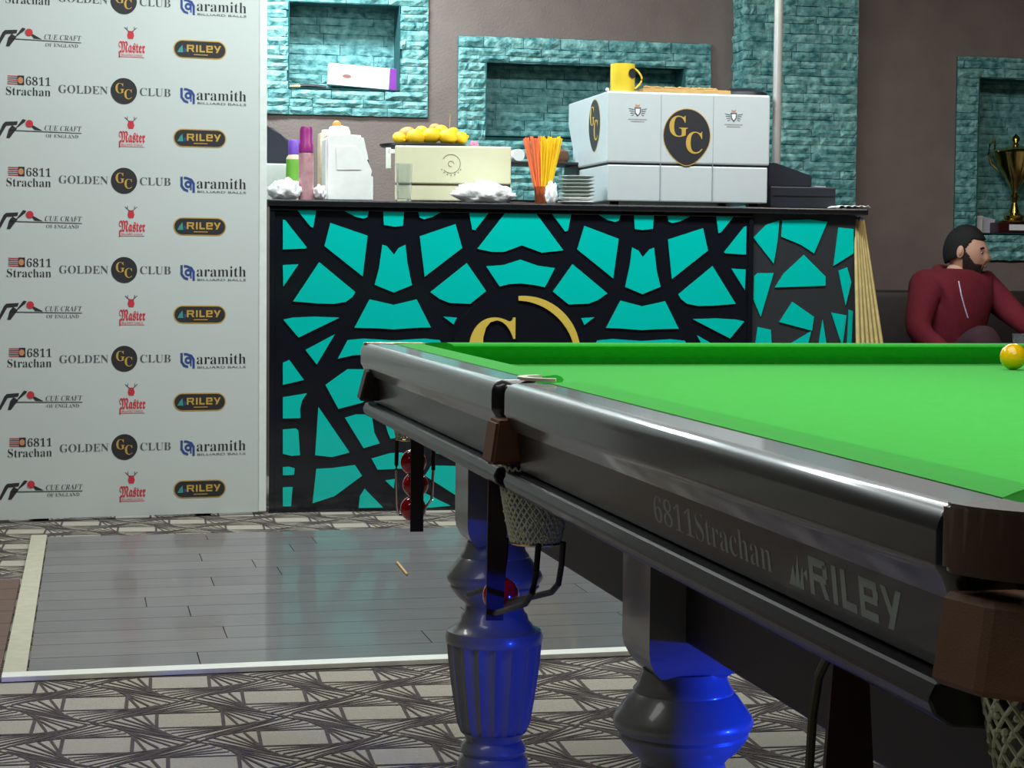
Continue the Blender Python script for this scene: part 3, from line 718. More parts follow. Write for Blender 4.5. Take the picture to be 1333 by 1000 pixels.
for (fx, fy, r, k, dy), lab in zip(fruit, fl):
    rr = r / 300.0; p = onY(fx, fy, CY + dy); z = max(p.z, TZ + rr * 0.82)
    bm = nb(); sphere(bm, (0, 0, 0), rr, (1.12, 0.95, 0.88), 18, 12); sphere(bm, (rr * 1.1, 0, 0), rr * 0.22, (1, 1, 1), 8, 6)
    o = obj('orange_fruit' if k == 'o' else 'lemon', bm, m_orangeskin if k == 'o' else m_lemon, None, True, (p.x, CY + dy, z)); o.rotation_euler = (0, random.uniform(-.4, .4), random.uniform(-1, 1))
    setp(o, lab, 'fruit', 'fruit on the tray')
p = onY(585, 172, CY + 0.2); q = onY(586, 149, CY + 0.2)
bm = nb(); tube(bm, [p - Vector((0, 0, 0.0)), q], 0.0016, 6); setp(obj('skewer', bm, m_wood), 'thin wooden skewer standing up among the lemons', 'skewer')
# pink paper flower
p = onY(617, 187, CY + 0.1)
bm = nb()
for k in range(6): a = k * PI / 3; sphere(bm, (0.012 * math.cos(a), 0, 0.012 + 0.009 * math.sin(a)), 0.010, (1, 0.6, 0.8), 8, 6)
setp(obj('paper_flower', bm, m_pink, None, True, (p.x, CY + 0.1, CT + 0.004)), 'small pink paper flower on the cream coffee machine', 'ornament')
# paper cup roll lying right of the cream machine
p = onY(674, 203, CY + 0.2)
sh_ = thing('rear_shelf', 'low dark shelf unit behind the straws at the back of the bar', 'shelf', (p.x - 0.02, BY + 0.55, ZT))
shz = onY(700, 211, BY + 0.6).z - ZT
bm = nb(); bx(bm, 0, 0.33, 0, 0.25, shz - 0.012, shz, 0.002); obj('board', bm, m_pos, sh_)
for sx in (0.0, 0.315): bm = nb(); bx(bm, sx, sx + 0.015, 0.01, 0.24, 0, shz - 0.013); obj('leg', bm, m_pos, sh_)
bm = nb(); tube(bm, [(0, 0, 0), (0, 0.12, 0)], 0.027, 20)
setp(obj('paper_roll', bm, m_paper, None, True, (p.x + 0.035, BY + 0.57, ZT + shz + 0.028)), 'white paper roll lying on the low shelf beside the cream machine', 'paper roll')
p = onY(742, 200, BY + 0.6)
bm = nb(); lathe(bm, [(0.032, 0), (0.042, 0.02), (0.036, 0.05), (0.012, 0.06), (0, 0.062)], n=20)
setp(obj('brown_pot', bm, m_leather, None, True, (p.x - 0.035, BY + 0.64, ZT + shz + 0.001)), 'small brown pot on the low shelf left of the espresso machine', 'pot')
# tissue heaps
def heap(name, px0, px1, pyt, Y, label, m_=m_tissue, seed=1, ry=0.07):
    a = Pb(px0, 255, Y)[0]; b = Pb(px1, 255, Y)[0]; h = Pb((px0 + px1) / 2, pyt, Y)[1] - ZT
    bm = nb(); bmesh.ops.create_icosphere(bm, subdivisions=4, radius=1)
    rnd = random.Random(seed); ph = [rnd.uniform(0, 6) for _ in range(6)]
    for v in bm.verts:
        x, y, z = v.co; k = 1 + 0.10 * math.sin(7 * x + ph[0]) * math.sin(6 * z + ph[1]) + 0.06 * math.sin(13 * x + ph[2] + 5 * y) + 0.04 * math.sin(19 * z + 11 * x + ph[3])
        v.co = Vector(((b - a) / 2 * x * k, ry * y * k, max(0, (z * 0.5 + 0.42) * h * k)))
    return setp(obj(name, bm, m_, None, 'all', ((a + b) / 2, Y, ZT)), label, 'tissue')
heap('tissue_heap', 590, 668, 234, BY + 0.06, 'crumpled white tissue heap in front of the cream coffee machine', seed=3)
heap('tissue_heap', 348, 392, 232, BY + 0.08, 'crumpled white tissue heap at the left end of the bar', seed=5)
heap('tissue_heap', 408, 424, 240, BY + 0.10, 'small crumpled white tissue between the spray can and the white jug', seed=9)
heap('tissue_heap', 710, 725, 234, BY + 0.02, 'small crumpled white napkin between the straws and the saucers', seed=11, ry=0.03)
# white box at left end, dark backpack-like speaker behind
a = Pb(340, 225, BY + 0.35)[0]; b = Pb(383, 225, BY + 0.35)[0]; zt = Pb(360, 213, BY + 0.35)[1] - ZT
bm = nb(); bx(bm, a, b, BY + 0.35, BY + 0.55, ZT, ZT + zt, 0.004); setp(obj('white_box', bm, m_white), 'plain white box at the left end of the bar behind the tissues', 'box')
a = Pb(330, 225, BY + 0.6)[0]; z0 = Pb(360, 213, BY + 0.6)[1]
bm = nb(); k = lambda px, py: (onY(px, py, BY + 0.62).x, onY(px, py, BY + 0.62).z)
prism(bm, [k(325, 270)[:1] + (ZT,), k(325, 160), k(352, 163), k(366, 175), k(380, 185), k(386, 205), (k(388, 270)[0], ZT)], lambda a, b, d: (a, d, b), BY + 0.62, BY + 0.8)
bmesh.ops.bevel(bm, geom=bm.edges[:], offset=0.015, segments=2, affect='EDGES')
setp(obj('dark_bag', bm, m_darkcloth, None, True), 'dark blue-black bag behind the white box beside the sponsor backdrop', 'bag')
# spray can and bottle
p = Pb(397, 255, BY + 0.12); r = 0.031; hh = Pb(397, 166, BY + 0.12)[1] - ZT
sc = thing('spray_can', 'tall pink-grey spray can with a purple cap, standing on the bar', 'spray can', (p[0], BY + 0.02, ZT))
sc.location = (p[0], BY + 0.08, ZT)
bm = nb(); lathe(bm, [(r, 0), (r, hh * 0.62), (r * 0.9, hh * 0.65)], n=24); obj('body', bm, m_pinkcan, sc, True)
bm = nb(); lathe(bm, [(r * 0.98, hh * 0.652), (r * 0.98, hh * 0.76), (r * 0.86, hh * 0.78), (r * 0.86, hh * 0.95), (r * 0.7, hh), (0, hh)], n=24); obj('cap', bm, m_purple, sc, True)
p = Pb(383, 255, BY + 0.24); hh = Pb(383, 182, BY + 0.24)[1] - ZT
sb = thing('squeeze_bottle', 'bottle with a violet cap and green label, behind the spray can', 'bottle', (p[0], BY + 0.24, ZT))
bm = nb(); lathe(bm, [(0.032, 0), (0.034, 0.02), (0.034, hh * 0.7), (0.024, hh * 0.76)], n=24); obj('body', bm, m_offwhite, sb, True)
bm = nb(); lathe(bm, [(0.0345, hh * 0.25), (0.0345, hh * 0.68)], n=24, close=False); obj('label_wrap', bm, m_greenlabel, sb, True)
bm = nb(); lathe(bm, [(0.026, hh * 0.765), (0.026, hh * 0.97), (0.02, hh)], n=24); obj('cap', bm, m_violet, sb, True)
# white jug with step and orange cap
JY = BY + 0.16
def J(px, py): q = onY(px, py, JY); return (q.x, q.z)
prof = [J(424, 258)[:1] + (ZT,), J(424, 178), J(428, 174), J(455, 175), J(473, 176), J(476, 190), J(480, 205), J(481, 224), J(486, 227), (J(486, 258)[0], ZT)]
jug = thing('white_jug', 'big white plastic jug with stepped handle side and orange cap tip', 'jug', (0, 0, 0))
jx = (prof[0][0] + prof[-1][0]) / 2; jug.location = (jx, JY, ZT)
bm = nb(); prism(bm, [(a - jx, b - ZT) for a, b in prof], lambda a, b, d: (a, d, b), -0.0, 0.15); bmesh.ops.bevel(bm, geom=bm.edges[:], offset=0.010, segments=3, affect='EDGES'); obj('body', bm, m_white, jug, True)
bm = nb(); q = [J(436, 190), (J(462, 190)), J(470, 200), J(471, 222), J(438, 222)]
prism(bm, [(a - jx, b - ZT) for a, b in q], lambda a, b, d: (a, d, b), -0.004, 0.004); bmesh.ops.bevel(bm, geom=bm.edges[:], offset=0.003, segments=2, affect='EDGES'); obj('raised_panel', bm, m_white, jug, True)
q = J(444, 172); qt = J(444, 165); 
bm = nb(); lathe(bm, [(0.048, q[1] - ZT - 0.006), (0.048, q[1] - ZT + 0.006), (0.04, qt[1] - ZT + 0.004), (0.03, qt[1] - ZT + 0.006)], (q[0] - jx, 0.07, 0), 24); obj('lid', bm, m_white, jug, True)
bm = nb(); q = J(441, 166); q2 = J(440, 155); sphere(bm, (q[0] - jx, 0.07, q[1] - ZT + 0.012), 0.02, (0.95, 0.8, 1.1), 14, 10); tube(bm, [(q[0] - jx, 0.07, q[1] - ZT + 0.01), (q[0] - jx + 0.022, 0.07, q[1] - ZT + 0.004)], 0.010, 10); obj('orange_cap', bm, m_orange, jug, True)
# carton behind the jug
a = Pb(416, 215, BY + 0.34)[0]; b = Pb(428, 215, BY + 0.34)[0]; zt = Pb(424, 170, BY + 0.34)[1] - ZT
bx_ = thing('milk_carton', 'beige carton with a white cap, half hidden behind the white jug', 'carton', (a, BY + 0.34, ZT))
bm = nb(); bx(bm, 0, 0.08, 0, 0.08, 0, zt - 0.01, 0.004); obj('body', bm, m_offwhite, bx_)
bm = nb(); lathe(bm, [(0.018, zt - 0.0095), (0.018, zt + 0.006), (0, zt + 0.007)], (0.03, 0.04, 0), 16); obj('cap', bm, m_white, bx_, True)
# tumbler
p = Pb(526, 255, BY + 0.04); hh = Pb(526, 213, BY + 0.04)[1] - ZT
bm = nb(); lathe(bm, [(0.0, 0.0), (0.029, 0.0), (0.034, hh), (0.032, hh), (0.0275, 0.012), (0, 0.012)], n=28, close=False)
setp(obj('glass_tumbler', bm, m_glass, None, True, (p[0], BY + 0.04, ZT)), 'clear glass tumbler in front of the cream coffee machine', 'glass')
# straws in a holder
p = Pb(706, 255, BY + 0.10)
SY = BY + 0.10
hold = thing('straw_cup', 'small clear cup holding the orange and yellow straws', 'cup', (p[0], SY, ZT))
bm = nb(); lathe(bm, [(0, 0), (0.030, 0), (0.036, 0.075), (0.034, 0.075), (0.028, 0.003), (0, 0.003)], n=24, close=False); obj('cup', bm, mat('tinted_cup', (200, 130, 90), 0.1, trans=0.8), hold, True)
st_top = [(681 + 52 * (k + 0.5) / 26 + random.uniform(-1, 1), 178 + random.uniform(-1, 3)) for k in range(26)]
for k, (tx, ty) in enumerate(st_top):
    q = onY(tx, ty, SY + random.uniform(-0.03, 0.03)); b0 = Vector((p[0] + (q.x - p[0]) * 0.22, SY + random.uniform(-0.014, 0.014), ZT + 0.006))
    bm = nb(); tube(bm, [b0, q], 0.0042, 7); yel = tx > 703
    o = setp(obj('drinking_straw', bm, m_strawy if yel else m_strawo), 'yellow drinking straw in the right half of the fanned straw bunch' if yel else 'orange drinking straw in the left half of the fanned straw bunch', 'straw', 'yellow straws' if yel else 'orange straws')
    if k == 0: o['label'] = 'leftmost orange straw of the fan, leaning out furthest left'
    if k == 25: o['label'] = 'rightmost yellow straw of the fan, leaning out furthest right'
# saucers
p = Pb(750, 262, BY + 0.10); zt = Pb(750, 229, BY + 0.1)[1] - ZT
ns = 8
sm = None
for k in range(ns):
    bm = nb(); r = 0.078
    lathe(bm, [(0.0, 0), (r * 0.55, 0), (r * 0.92, 0.010), (r, 0.0125), (r * 0.98, 0.0145), (r * 0.55, 0.004), (0, 0.004)], n=32, close=False)
    o = obj('saucer', bm, m_white if k < 2 else m_porcelain, None, True, (p[0] + random.uniform(-.002, .002), BY + 0.10, ZT + k * zt / ns))
    setp(o, ['white saucer at the very bottom of the stack', 'white saucer second from the bottom of the stack', 'grey saucer third from the bottom of the stack', 'grey saucer fourth from the bottom of the stack', 'grey saucer fourth from the top of the stack', 'grey saucer third from the top of the stack', 'grey saucer second from the top of the stack', 'grey saucer topmost on the stack beside the espresso machine'][k], 'saucer', 'saucers stacked beside the espresso machine')
# till / printer on the right
RY = BY + 0.12
a = Pb(1003, 255, RY)[0]; b = Pb(1088, 255, RY)[0]; z1 = Pb(1045, 243, RY)[1] - ZT
till = thing('cash_till', 'charcoal till drawer with a sloped unit on top, right end of bar', 'till', (a, RY, ZT))
bm = nb(); bx(bm, 0.0, b - a, 0, 0.34, 0.004, z1 - 0.001, 0.004); obj('drawer', bm, m_pos, till)
bm = nb(); bx(bm, 0.01, b - a - 0.01, -0.002, 0.002, z1 * 0.55, z1 * 0.59); obj('drawer_gap', bm, m_wire, till)
bm = nb(); k = lambda px, py: (Pb(px, py, RY + 0.05)[0] - a, Pb(px, py, RY + 0.05)[1] - ZT)
prism(bm, [(0.004, z1), (0.004, k(1003, 212)[1]), (k(1010, 212)[0], k(1010, 212)[1]), (k(1057, 229)[0], k(1057, 229)[1]), (k(1057, 229)[0], z1)], lambda a_, b_, d: (a_, d, b_), 0.05, 0.3)
bmesh.ops.bevel(bm, geom=bm.edges[:], offset=0.004, segments=2, affect='EDGES'); obj('sloped_unit', bm, m_pos, till)
p = k(1067, 240); bm = nb(); box(bm, (p[0], 0.08, z1 + 0.004), (0.055, 0.05, 0.003), 0.3); 
setp(obj('receipt', bm, m_paper, None, False, (a, RY, ZT + 0.0)), 'small white receipt slip lying on the till drawer', 'receipt')
# white cloth at right end
a = Pb(1090, 265, BY - 0.0)[0]; b = Pb(1131, 265, BY)[0]
bm = nb(); n = 14
for s_ in (0, 1):
    pass
V = {}
for i in range(n + 1):
    for j in range(7):
        V[i, j] = bm.verts.new((a + (b - a) * i / n, BY - 0.02 + 0.035 * j, ZT + 0.003 + 0.010 * abs(math.sin(i * 1.1 + j * .7)) * (1 if 0 < i < n else 0.2)))
for i in range(n):
    for j in range(6): bm.faces.new((V[i, j], V[i + 1, j], V[i + 1, j + 1], V[i, j + 1]))
r = bmesh.ops.extrude_face_region(bm, geom=bm.faces[:]); bmesh.ops.translate(bm, verts=[e for e in r['geom'] if isinstance(e, bmesh.types.BMVert)], vec=(0, 0, 0.002))
setp(obj('white_cloth', bm, m_tissue, None, 'all'), 'crumpled white cloth on the right end of the bar top', 'cloth')
# steel pole
PY = BY + 0.52
p = Pb(1010, 230, PY)
pole = thing('steel_pole', 'slim bright steel pole rising from the bar beside the espresso machine', 'pole', (p[0], PY, ZT))
rr = (Pb(1015, 100, PY)[0] - Pb(1004, 100, PY)[0]) / 2
bm = nb(); lathe(bm, [(rr, 0.008), (rr, 3.198 - ZT)], n=20); obj('tube', bm, m_pole, pole, True)
bm = nb(); lathe(bm, [(rr * 2, 0), (rr * 2, 0.006), (rr * 1.3, 0.012)], n=20); obj('flange', bm, m_pole, pole, True)
# cues leaning against the end of the bar
cue_px = [(1113, 283, 1117), (1115, 282, 1123), (1117, 284, 1129), (1119, 282, 1135), (1121, 284, 1141), (1123, 283, 1147)]
cl = ['leftmost pale cue leaning against the end of the bar', 'second pale cue from the left at the bar end', 'third pale cue from the left at the bar end', 'third pale cue from the right at the bar end', 'second pale cue from the right at the bar end', 'rightmost pale cue leaning against the end of the bar']
for k, (tx, ty, bx_px) in enumerate(cue_px):
    top = onY(tx, ty, BY + 0.03 + 0.01 * k); low = onY(bx_px, 447, BY - 0.10 + 0.01 * k)
    d = (low - top); t_ = (0.0 - top.z) / d.z; foot = top + d * t_; foot.z = 0.002
    dirn = (top - foot).normalized(); L = (top - foot).length
    o = thing('snooker_cue', cl[k], 'cue', tuple(foot), 0, 'cues leaning at the bar end')
    bm = nb(); tube(bm, [dirn * (L * 0.28 + 0.001), dirn * (L - 0.012)], 0.0125, 12, 0.0062); obj('shaft', bm, m_cue, o, True)
    bm = nb(); tube(bm, [dirn * 0.01, dirn * L * 0.28], 0.0145, 12, 0.0126); obj('butt', bm, m_cuedark, o, True)
    bm = nb(); tube(bm, [dirn * (L - 0.012), dirn * L], 0.006, 12, 0.005); obj('tip', bm, m_inkblue, o, True)

# ================================================================== THINGS IN THE WALL NICHES
z = o1['z0']; NY = WY + 0.06
q = [P2(427, 118, NY), P2(427, 86, NY), P2(518, 93, NY), P2(518, 118, NY)]
wbx = thing('carton_box', 'long white carton with a purple end, lying in the left wall niche', 'box', (q[0][0], NY, z + 0.005))
wd = q[3][0] - q[0][0]; hz = P2(470, 90, NY)[1] - P2(470, 118, NY)[1]
bm = nb(); bx(bm, 0, wd * 0.87, 0, 0.07, 0, hz, 0.002); obj('carton', bm, m_paper, wbx)
bm = nb(); bx(bm, wd * 0.87 + 0.0005, wd, 0, 0.07, 0, hz, 0.002); obj('purple_end', bm, mat('purple_print', (140, 60, 160), 0.5), wbx)
bm = nb(); add_disc(bm, wd * 0.26, hz * 0.45, 0.022, 0.009, lambda a, b: (a, -0.001, b)); flatobj('printed_picture', bm, mat('brown_print', (150, 100, 90), 0.6), wbx)
bm = nb()
for k in range(3): add_poly(bm, [(wd * (0.36), hz * (0.62 - 0.14 * k)), (wd * 0.72, hz * (0.62 - 0.14 * k)), (wd * 0.72, hz * (0.66 - 0.14 * k)), (wd * 0.36, hz * (0.66 - 0.14 * k))], lambda a, b: (a, -0.001, b))
flatobj('printed_line', bm, mat('print_pale', (206, 206, 212), 0.6), wbx)
wbx.rotation_euler = (0, math.radians(3.5), 0); wbx.location.z += wd * math.sin(math.radians(3.5)) + 0.004
p = P2(378, 114, NY); p2 = P2(425, 114, NY)
hp = thing('hand_brush', 'dark brush with a brass end, lying left of the carton in the niche', 'brush', (p[0], NY + 0.02, z + 0.016))
L = p2[0] - p[0]
bm = nb(); tube(bm, [(L * 0.28, 0, 0), (L * 0.45, 0, 0.004), (L * 0.7, 0, 0.003), (L, 0, -0.002)], 0.014, 12, 0.010); obj('bristle_head', bm, m_wire, hp, True)
bm = nb(); tube(bm, [(0, 0, 0), (L * 0.28, 0, 0)], 0.008, 10, 0.012); obj('ferrule', bm, m_brass, hp, True)
# trophy
TY = WY + 0.05
zt4 = o4['z0']
cxp = P2(1322, 200, TY)[0]; tsc = 1 / 258.0
def tz(py): return P2(1322, py, TY)[1] - zt4
tro = thing('trophy_cup', 'gold lidded trophy cup on a dark plinth in the right wall niche', 'trophy', (cxp, TY, zt4 + 0.004))
zb = tz(291)
bm = nb(); bx(bm, -0.115, 0.10, -0.06, 0.09, 0, zb, 0.004); obj('plinth', bm, m_plinth, tro)
bm = nb(); bx(bm, -0.055, 0.045, -0.064, -0.0605, zb * 0.25, zb * 0.8); obj('name_plate', bm, m_paper, tro)['label'] = 'pale rectangular name plate'
R0 = 33 / 258.0
bm = nb(); lathe(bm, [(0.075, zb + 0.001), (0.078, zb + 0.008), (0.05, zb + 0.022), (0.055, zb + 0.035), (0.03, zb + 0.05), (0.014, tz(265)), (0.03, tz(258)), (0.014, tz(252)), (0.022, tz(247)), (0.05, tz(235)), (0.085, tz(220)), (0.11, tz(205)), (0.12, tz(200)), (0.118, tz(201) + 0.004)], n=36); obj('cup', bm, m_goldcup, tro, True)
bm = nb(); lathe(bm, [(0.119, tz(200) + 0.003), (0.11, tz(197)), (0.06, tz(193)), (0.02, tz(190)), (0.012, tz(187)), (0.022, tz(183)), (0.020, tz(180)), (0.008, tz(177)), (0, tz(175))], n=36); obj('lid', bm, m_goldcup, tro, True)
for s in (-1, 1):
    pts = [(s * 0.10, 0, tz(222)), (s * 0.135, 0, tz(215)), (s * 0.15, 0, tz(203)), (s * 0.145, 0, tz(190)), (s * 0.12, 0, tz(184)), (s * 0.115, 0, tz(190)), (s * 0.118, 0, tz(197))]
    bm = nb(); tube(bm, pts, 0.006, 8); obj('handle', bm, m_goldcup, tro, True)
p = P2(1283, 288, WY + 0.09)
bm = nb(); prism(bm, [(-0.042, 0.0), (0.03, 0.0), (0.048, 0.072), (-0.03, 0.088)], lambda a, b, d: (a, d, b), 0, 0.006)
setp(obj('greeting_card', bm, m_card, None, False, (p[0] + 0.006, WY + 0.09, zt4 + 0.003)), 'lilac-white card standing beside the trophy', 'card')
p = P2(1271, 290, WY + 0.05)
bm = nb(); bx(bm, -0.012, 0.018, 0, 0.03, 0, 0.075, 0.002); bx(bm, -0.014, 0.02, -0.001, 0.031, 0.0755, 0.088, 0.002)
setp(obj('small_box', bm, m_paper, None, False, (p[0] + 0.016, WY + 0.05, zt4 + 0.004)), 'tiny white box at the left corner of the trophy niche', 'box')

# ================================================================== SNOOKER TABLE
OX, OY = 0.5338, 4.000
TL, TW = 2.905, 1.62
tab = thing('snooker_table', 'snooker table with green cloth, black rails, fluted legs and net pockets', 'snooker table', (OX, OY, 0))
ZB = 0.812; ZC = 0.855; ZR = 0.852
def T(l): return Vector(l)
# bed
bm = nb(); bx(bm, 0.06, TW - 0.06, -TL + 0.06, -0.06, ZB - 0.03, ZB); obj('bed_cloth', bm, m_cloth, tab)
bm = nb(); bx(bm, 0.05, TW - 0.05, -TL + 0.05, -0.05, 0.745, ZB - 0.031); obj('slate', bm, m_under, tab)
# rails: profile in (x, z), swept along y
def railprof():
    P = [(0.062, 0.790), (0.010, 0.790), (0.004, 0.805), (0.000, 0.811), (0.000, 0.814), (0.000, 0.834), (0.000, 0.836)]
    for k in range(1, 7):
        a = PI - k * (PI / 2) / 6
        P.append((0.016 + 0.016 * math.cos(a), 0.836 + 0.016 * math.sin(a)))
    P.append((0.0185, ZR)); P.append((0.060, ZR)); return P
def rail(prof, y0, y1, m_, name, side='L', ends=(0.012, 0.012), label=None):
    bm = nb(); n = len(prof); cuts = []
    e0, e1_ = ends
    ys = [(y0, 0.012), (y0 - 0.004, 0.006), (y0 - e0, 0.0), (y0 - e0 - 0.003, 0.0), (y1 + e1_ + 0.003, 0.0), (y1 + e1_, 0.0), (y1 + 0.004, 0.006), (y1, 0.012)]
    rings = []
    for (y, sh_) in ys:
        ring = []
        for (a, b) in prof:
            aa = a + (sh_ if a < 0.03 else 0); bb = b - (sh_ * 0.5 if b > 0.83 else 0)
            if side == 'L': pt = (aa, y, bb)
            elif side == 'R': pt = (TW - aa, y, bb)
            elif side == 'F': pt = (y, -aa, bb)
            else: pt = (y, -TL + aa, bb)
            ring.append(bm.verts.new(pt))
        rings.append(ring)
    for k in range(len(rings) - 1):
        for i in range(n):
            j = (i + 1) % n; bm.faces.new((rings[k][i], rings[k][j], rings[k + 1][j], rings[k + 1][i]))
    bm.faces.new(rings[0]); bm.faces.new(list(reversed(rings[-1])))
    o = obj(name, bm, m_, tab, True)
    return o
RP = railprof()
YM = -1.40
for side in ('L', 'R'):
    rail(RP, 0.0, YM + 0.030, m_tablewood, 'rail', side, (0.03, 0.012)); rail(RP, YM - 0.030, -2.82, m_tablewood, 'rail', side, (0.012, 0.012))
for side in ('F', 'N'): rail(RP, TW - 0.12, 0.12, m_tablewood, 'rail', side)
# cushions
CPf = [(0.0585, 0.800), (0.0585, ZR + 0.0008), (0.075, ZC), (0.100, ZC + 0.001), (0.110, ZC - 0.002), (0.1145, ZC - 0.006), (0.112, ZC - 0.011), (0.088, ZB + 0.014), (0.080, ZB - 0.01)]
def cushion(side, a, b):
    bm = nb(); n = len(CPf); rings = []
    for k, (y, cut) in enumerate(((a, 1), (a - 0.0 if a > b else a, 0), (b, 0), (b, 1))):
        pass
    sgn = 1 if a < b else -1
    secs = [(a, 0.0), (b, 0.0)]
    for (y, q) in ((a, 1), (b, -1)):
        ring = []
        for (x, z_) in CPf:
            yy = y + sgn * q * max(0, (x - 0.06)) * 0.9
            pt = {'L': (x, yy, z_), 'R': (TW - x, yy, z_), 'F': (yy, -x, z_), 'N': (yy, -TL + x, z_)}[side]
            ring.append(bm.verts.new(pt))
        rings.append(ring)
    for i in range(n):
        j = (i + 1) % n; bm.faces.new((rings[0][i], rings[0][j], rings[1][j], rings[1][i]))
    bm.faces.new(rings[0]); bm.faces.new(list(reversed(rings[1])))
    obj('cushion', bm, m_cloth, tab, True)
for side in ('L', 'R'): cushion(side, -0.125, YM + 0.055); cushion(side, YM - 0.055, -TL + 0.125)
for side in ('F', 'N'): cushion(side, 0.125, TW - 0.125)
# apron and trim
def apron(name, prof, y0, y1, side, m_):
    bm = nb()
    f = {'L': lambda a, b, d: (a, d, b), 'R': lambda a, b, d: (TW - a, d, b), 'F': lambda a, b, d: (d, -a, b), 'N': lambda a, b, d: (d, -TL + a, b)}[side]
    prism(bm, prof, f, y0, y1); bmesh.ops.bevel(bm, geom=[e for e in bm.edges], offset=0.002, segments=1, affect='EDGES'); obj(name, bm, m_, tab)
AP = [(0.018, 0.789), (0.05, 0.789), (0.05, 0.735), (0.024, 0.735)]
TP = [(0.008, 0.734), (0.060, 0.734), (0.060, 0.700), (0.018, 0.704), (0.006, 0.712), (0.002, 0.722)]
for side in ('L', 'R'):
    for (a, b) in ((-0.055, YM + 0.032), (YM - 0.036, -2.80)):
        apron('apron', AP, a, b, side, m_apron); apron('moulding', TP, a + 0.01, b + 0.004, side, m_apron)
for side in ('F', 'N'): apron('apron', AP, 0.12, TW - 0.12, side, m_apron); apron('moulding', TP, 0.12, TW - 0.12, side, m_apron)
# undercarriage beams
for x in (0.165, TW - 0.215): bm = nb(); bx(bm, x, x + 0.05, -TL + 0.3, -0.42, 0.556, 0.743, 0.004); obj('long_beam', bm, m_under, tab)
for y in (-0.42, -1.56, -2.42): bm = nb(); bx(bm, 0.22, TW - 0.22, y - 0.03, y + 0.03, 0.58, 0.743, 0.004); obj('cross_beam', bm, m_under, tab)
# legs
def leg_parts():
    prof = [(0.0, 0.0), (0.045, 0.0), (0.050, 0.012), (0.046, 0.03), (0.036, 0.045), (0.040, 0.06), (0.060, 0.08), (0.066, 0.100), (0.062, 0.118), (0.055, 0.126), (0.060, 0.134), (0.057, 0.144), (0.050, 0.152), (0.052, 0.160), (0.060, 0.168)]
    bm = nb(); lathe(bm, prof, n=48); me1 = mesh_of('foot', bm, m_leg, True)
    ur = [(0.060, 0.168), (0.067, 0.185), (0.073, 0.22), (0.079, 0.26), (0.084, 0.30), (0.0865, 0.33)]
    def fl(a, z): return 1 - 0.075 * (abs(math.sin(a * 9)) ** 0.8)
    bm = nb(); pr = []
    for i in range(len(ur) - 1):
        for k in range(3): t_ = k / 3; pr.append((ur[i][0] + (ur[i + 1][0] - ur[i][0]) * t_, ur[i][1] + (ur[i + 1][1] - ur[i][1]) * t_))
    pr.append(ur[-1]); lathe(bm, pr, n=180, flute=fl); me2 = mesh_of('fluted_urn', bm, m_leg, True)
    up = [(0.0875, 0.3305), (0.0885, 0.342), (0.085, 0.352), (0.072, 0.358), (0.068, 0.364), (0.062, 0.370), (0.060, 0.380), (0.054, 0.386), (0.052, 0.398), (0.056, 0.404), (0.066, 0.412), (0.076, 0.424), (0.081, 0.432), (0.080, 0.436), (0.085, 0.442), (0.087, 0.449), (0.084, 0.457), (0.074, 0.470), (0.067, 0.480), (0.062, 0.485), (0.062, 0.488), (0.056, 0.496), (0.054, 0.504), (0.050, 0.512), (0.0, 0.513)]
    bm = nb(); lathe(bm, up, n=48); me3 = mesh_of('turned_collar', bm, m_leg, True)
    bm = nb(); hw = 0.062
    # square block whose lower end tapers to the collar
    rings = []
    for (h_, z_) in ((0.040, 0.508), (0.047, 0.514), (0.054, 0.522), (hw - 0.002, 0.534), (hw, 0.546), (hw, 0.742)):
        rings.append([bm.verts.new((sx * h_, sy * h_, z_)) for sx, sy in ((-1, -1), (1, -1), (1, 1), (-1, 1))])
    for k in range(len(rings) - 1):
        for i in range(4): bm.faces.new((rings[k][i], rings[k][(i + 1) % 4], rings[k + 1][(i + 1) % 4], rings[k + 1][i]))
    bm.faces.new(rings[0]); bm.faces.new(rings[-1]); me4 = mesh_of('square_block', bm, m_leg)
    return me1, me2, me3, me4
LM = leg_parts()
lx = 0.182
l1 = onX(643.5, 800, OX + lx); l2 = onX(889, 940, OX + lx)
LYS = [l1.y - OY, l2.y - OY, -2.76]
for x in (lx, TW - lx):
    for y in LYS:
        lg = obj('leg', LM[1], None, tab, loc=(x, y, 0))
        for nm, me in (('foot', LM[0]), ('turned_collar', LM[2]), ('square_block', LM[3])): obj(nm, me, None, lg)
# lettering on the apron
def af(a, b): return (0.0178 + (0.789 - b) * 0.111, -a, b)
def seg(px0, px1, X): return OY - onX(px0, 720, OX + X).y, OY - onX(px1, 720, OX + X).y
a0, a1 = seg(847, 1000, 0.018)
zl0 = onX(900, 700, OX + 0.018).z
bm = nb(); add_text(bm, serif('6811'), a0, a0 + (a1 - a0) * 0.38, 0.7505, 0.7775, af, 0, off=-0.012); add_text(bm, serif('Strachan'), a0 + (a1 - a0) * 0.40, a1, 0.7505, 0.7775, af, 0, off=-0.012)
flatobj('lettering', bm, m_letterdim, tab)['label'] = 'dim silver lettering on the side apron'
a0, a1 = seg(1022, 1172, 0.018)
bm = nb(); w_ = a1 - a0
for k, (s0, s1, h_) in enumerate(((0.0, 0.07, 0.55), (0.055, 0.115, 0.85), (0.10, 0.155, 0.6))):
    add_poly(bm, [(a0 + w_ * s0, 0.7485), (a0 + w_ * s1 * 0.95, 0.7485), (a0 + w_ * (s0 + s1) / 2 + w_ * 0.02, 0.7485 + 0.033 * h_)], af, 0)
add_poly(bm, [(a0 + w_ * 0.15, 0.762), (a0 + w_ * 0.19, 0.757), (a0 + w_ * 0.19, 0.767)], af, 0)
riley(bm, a0 + w_ * 0.21, a1, 0.7485, 0.7785, af, 0)
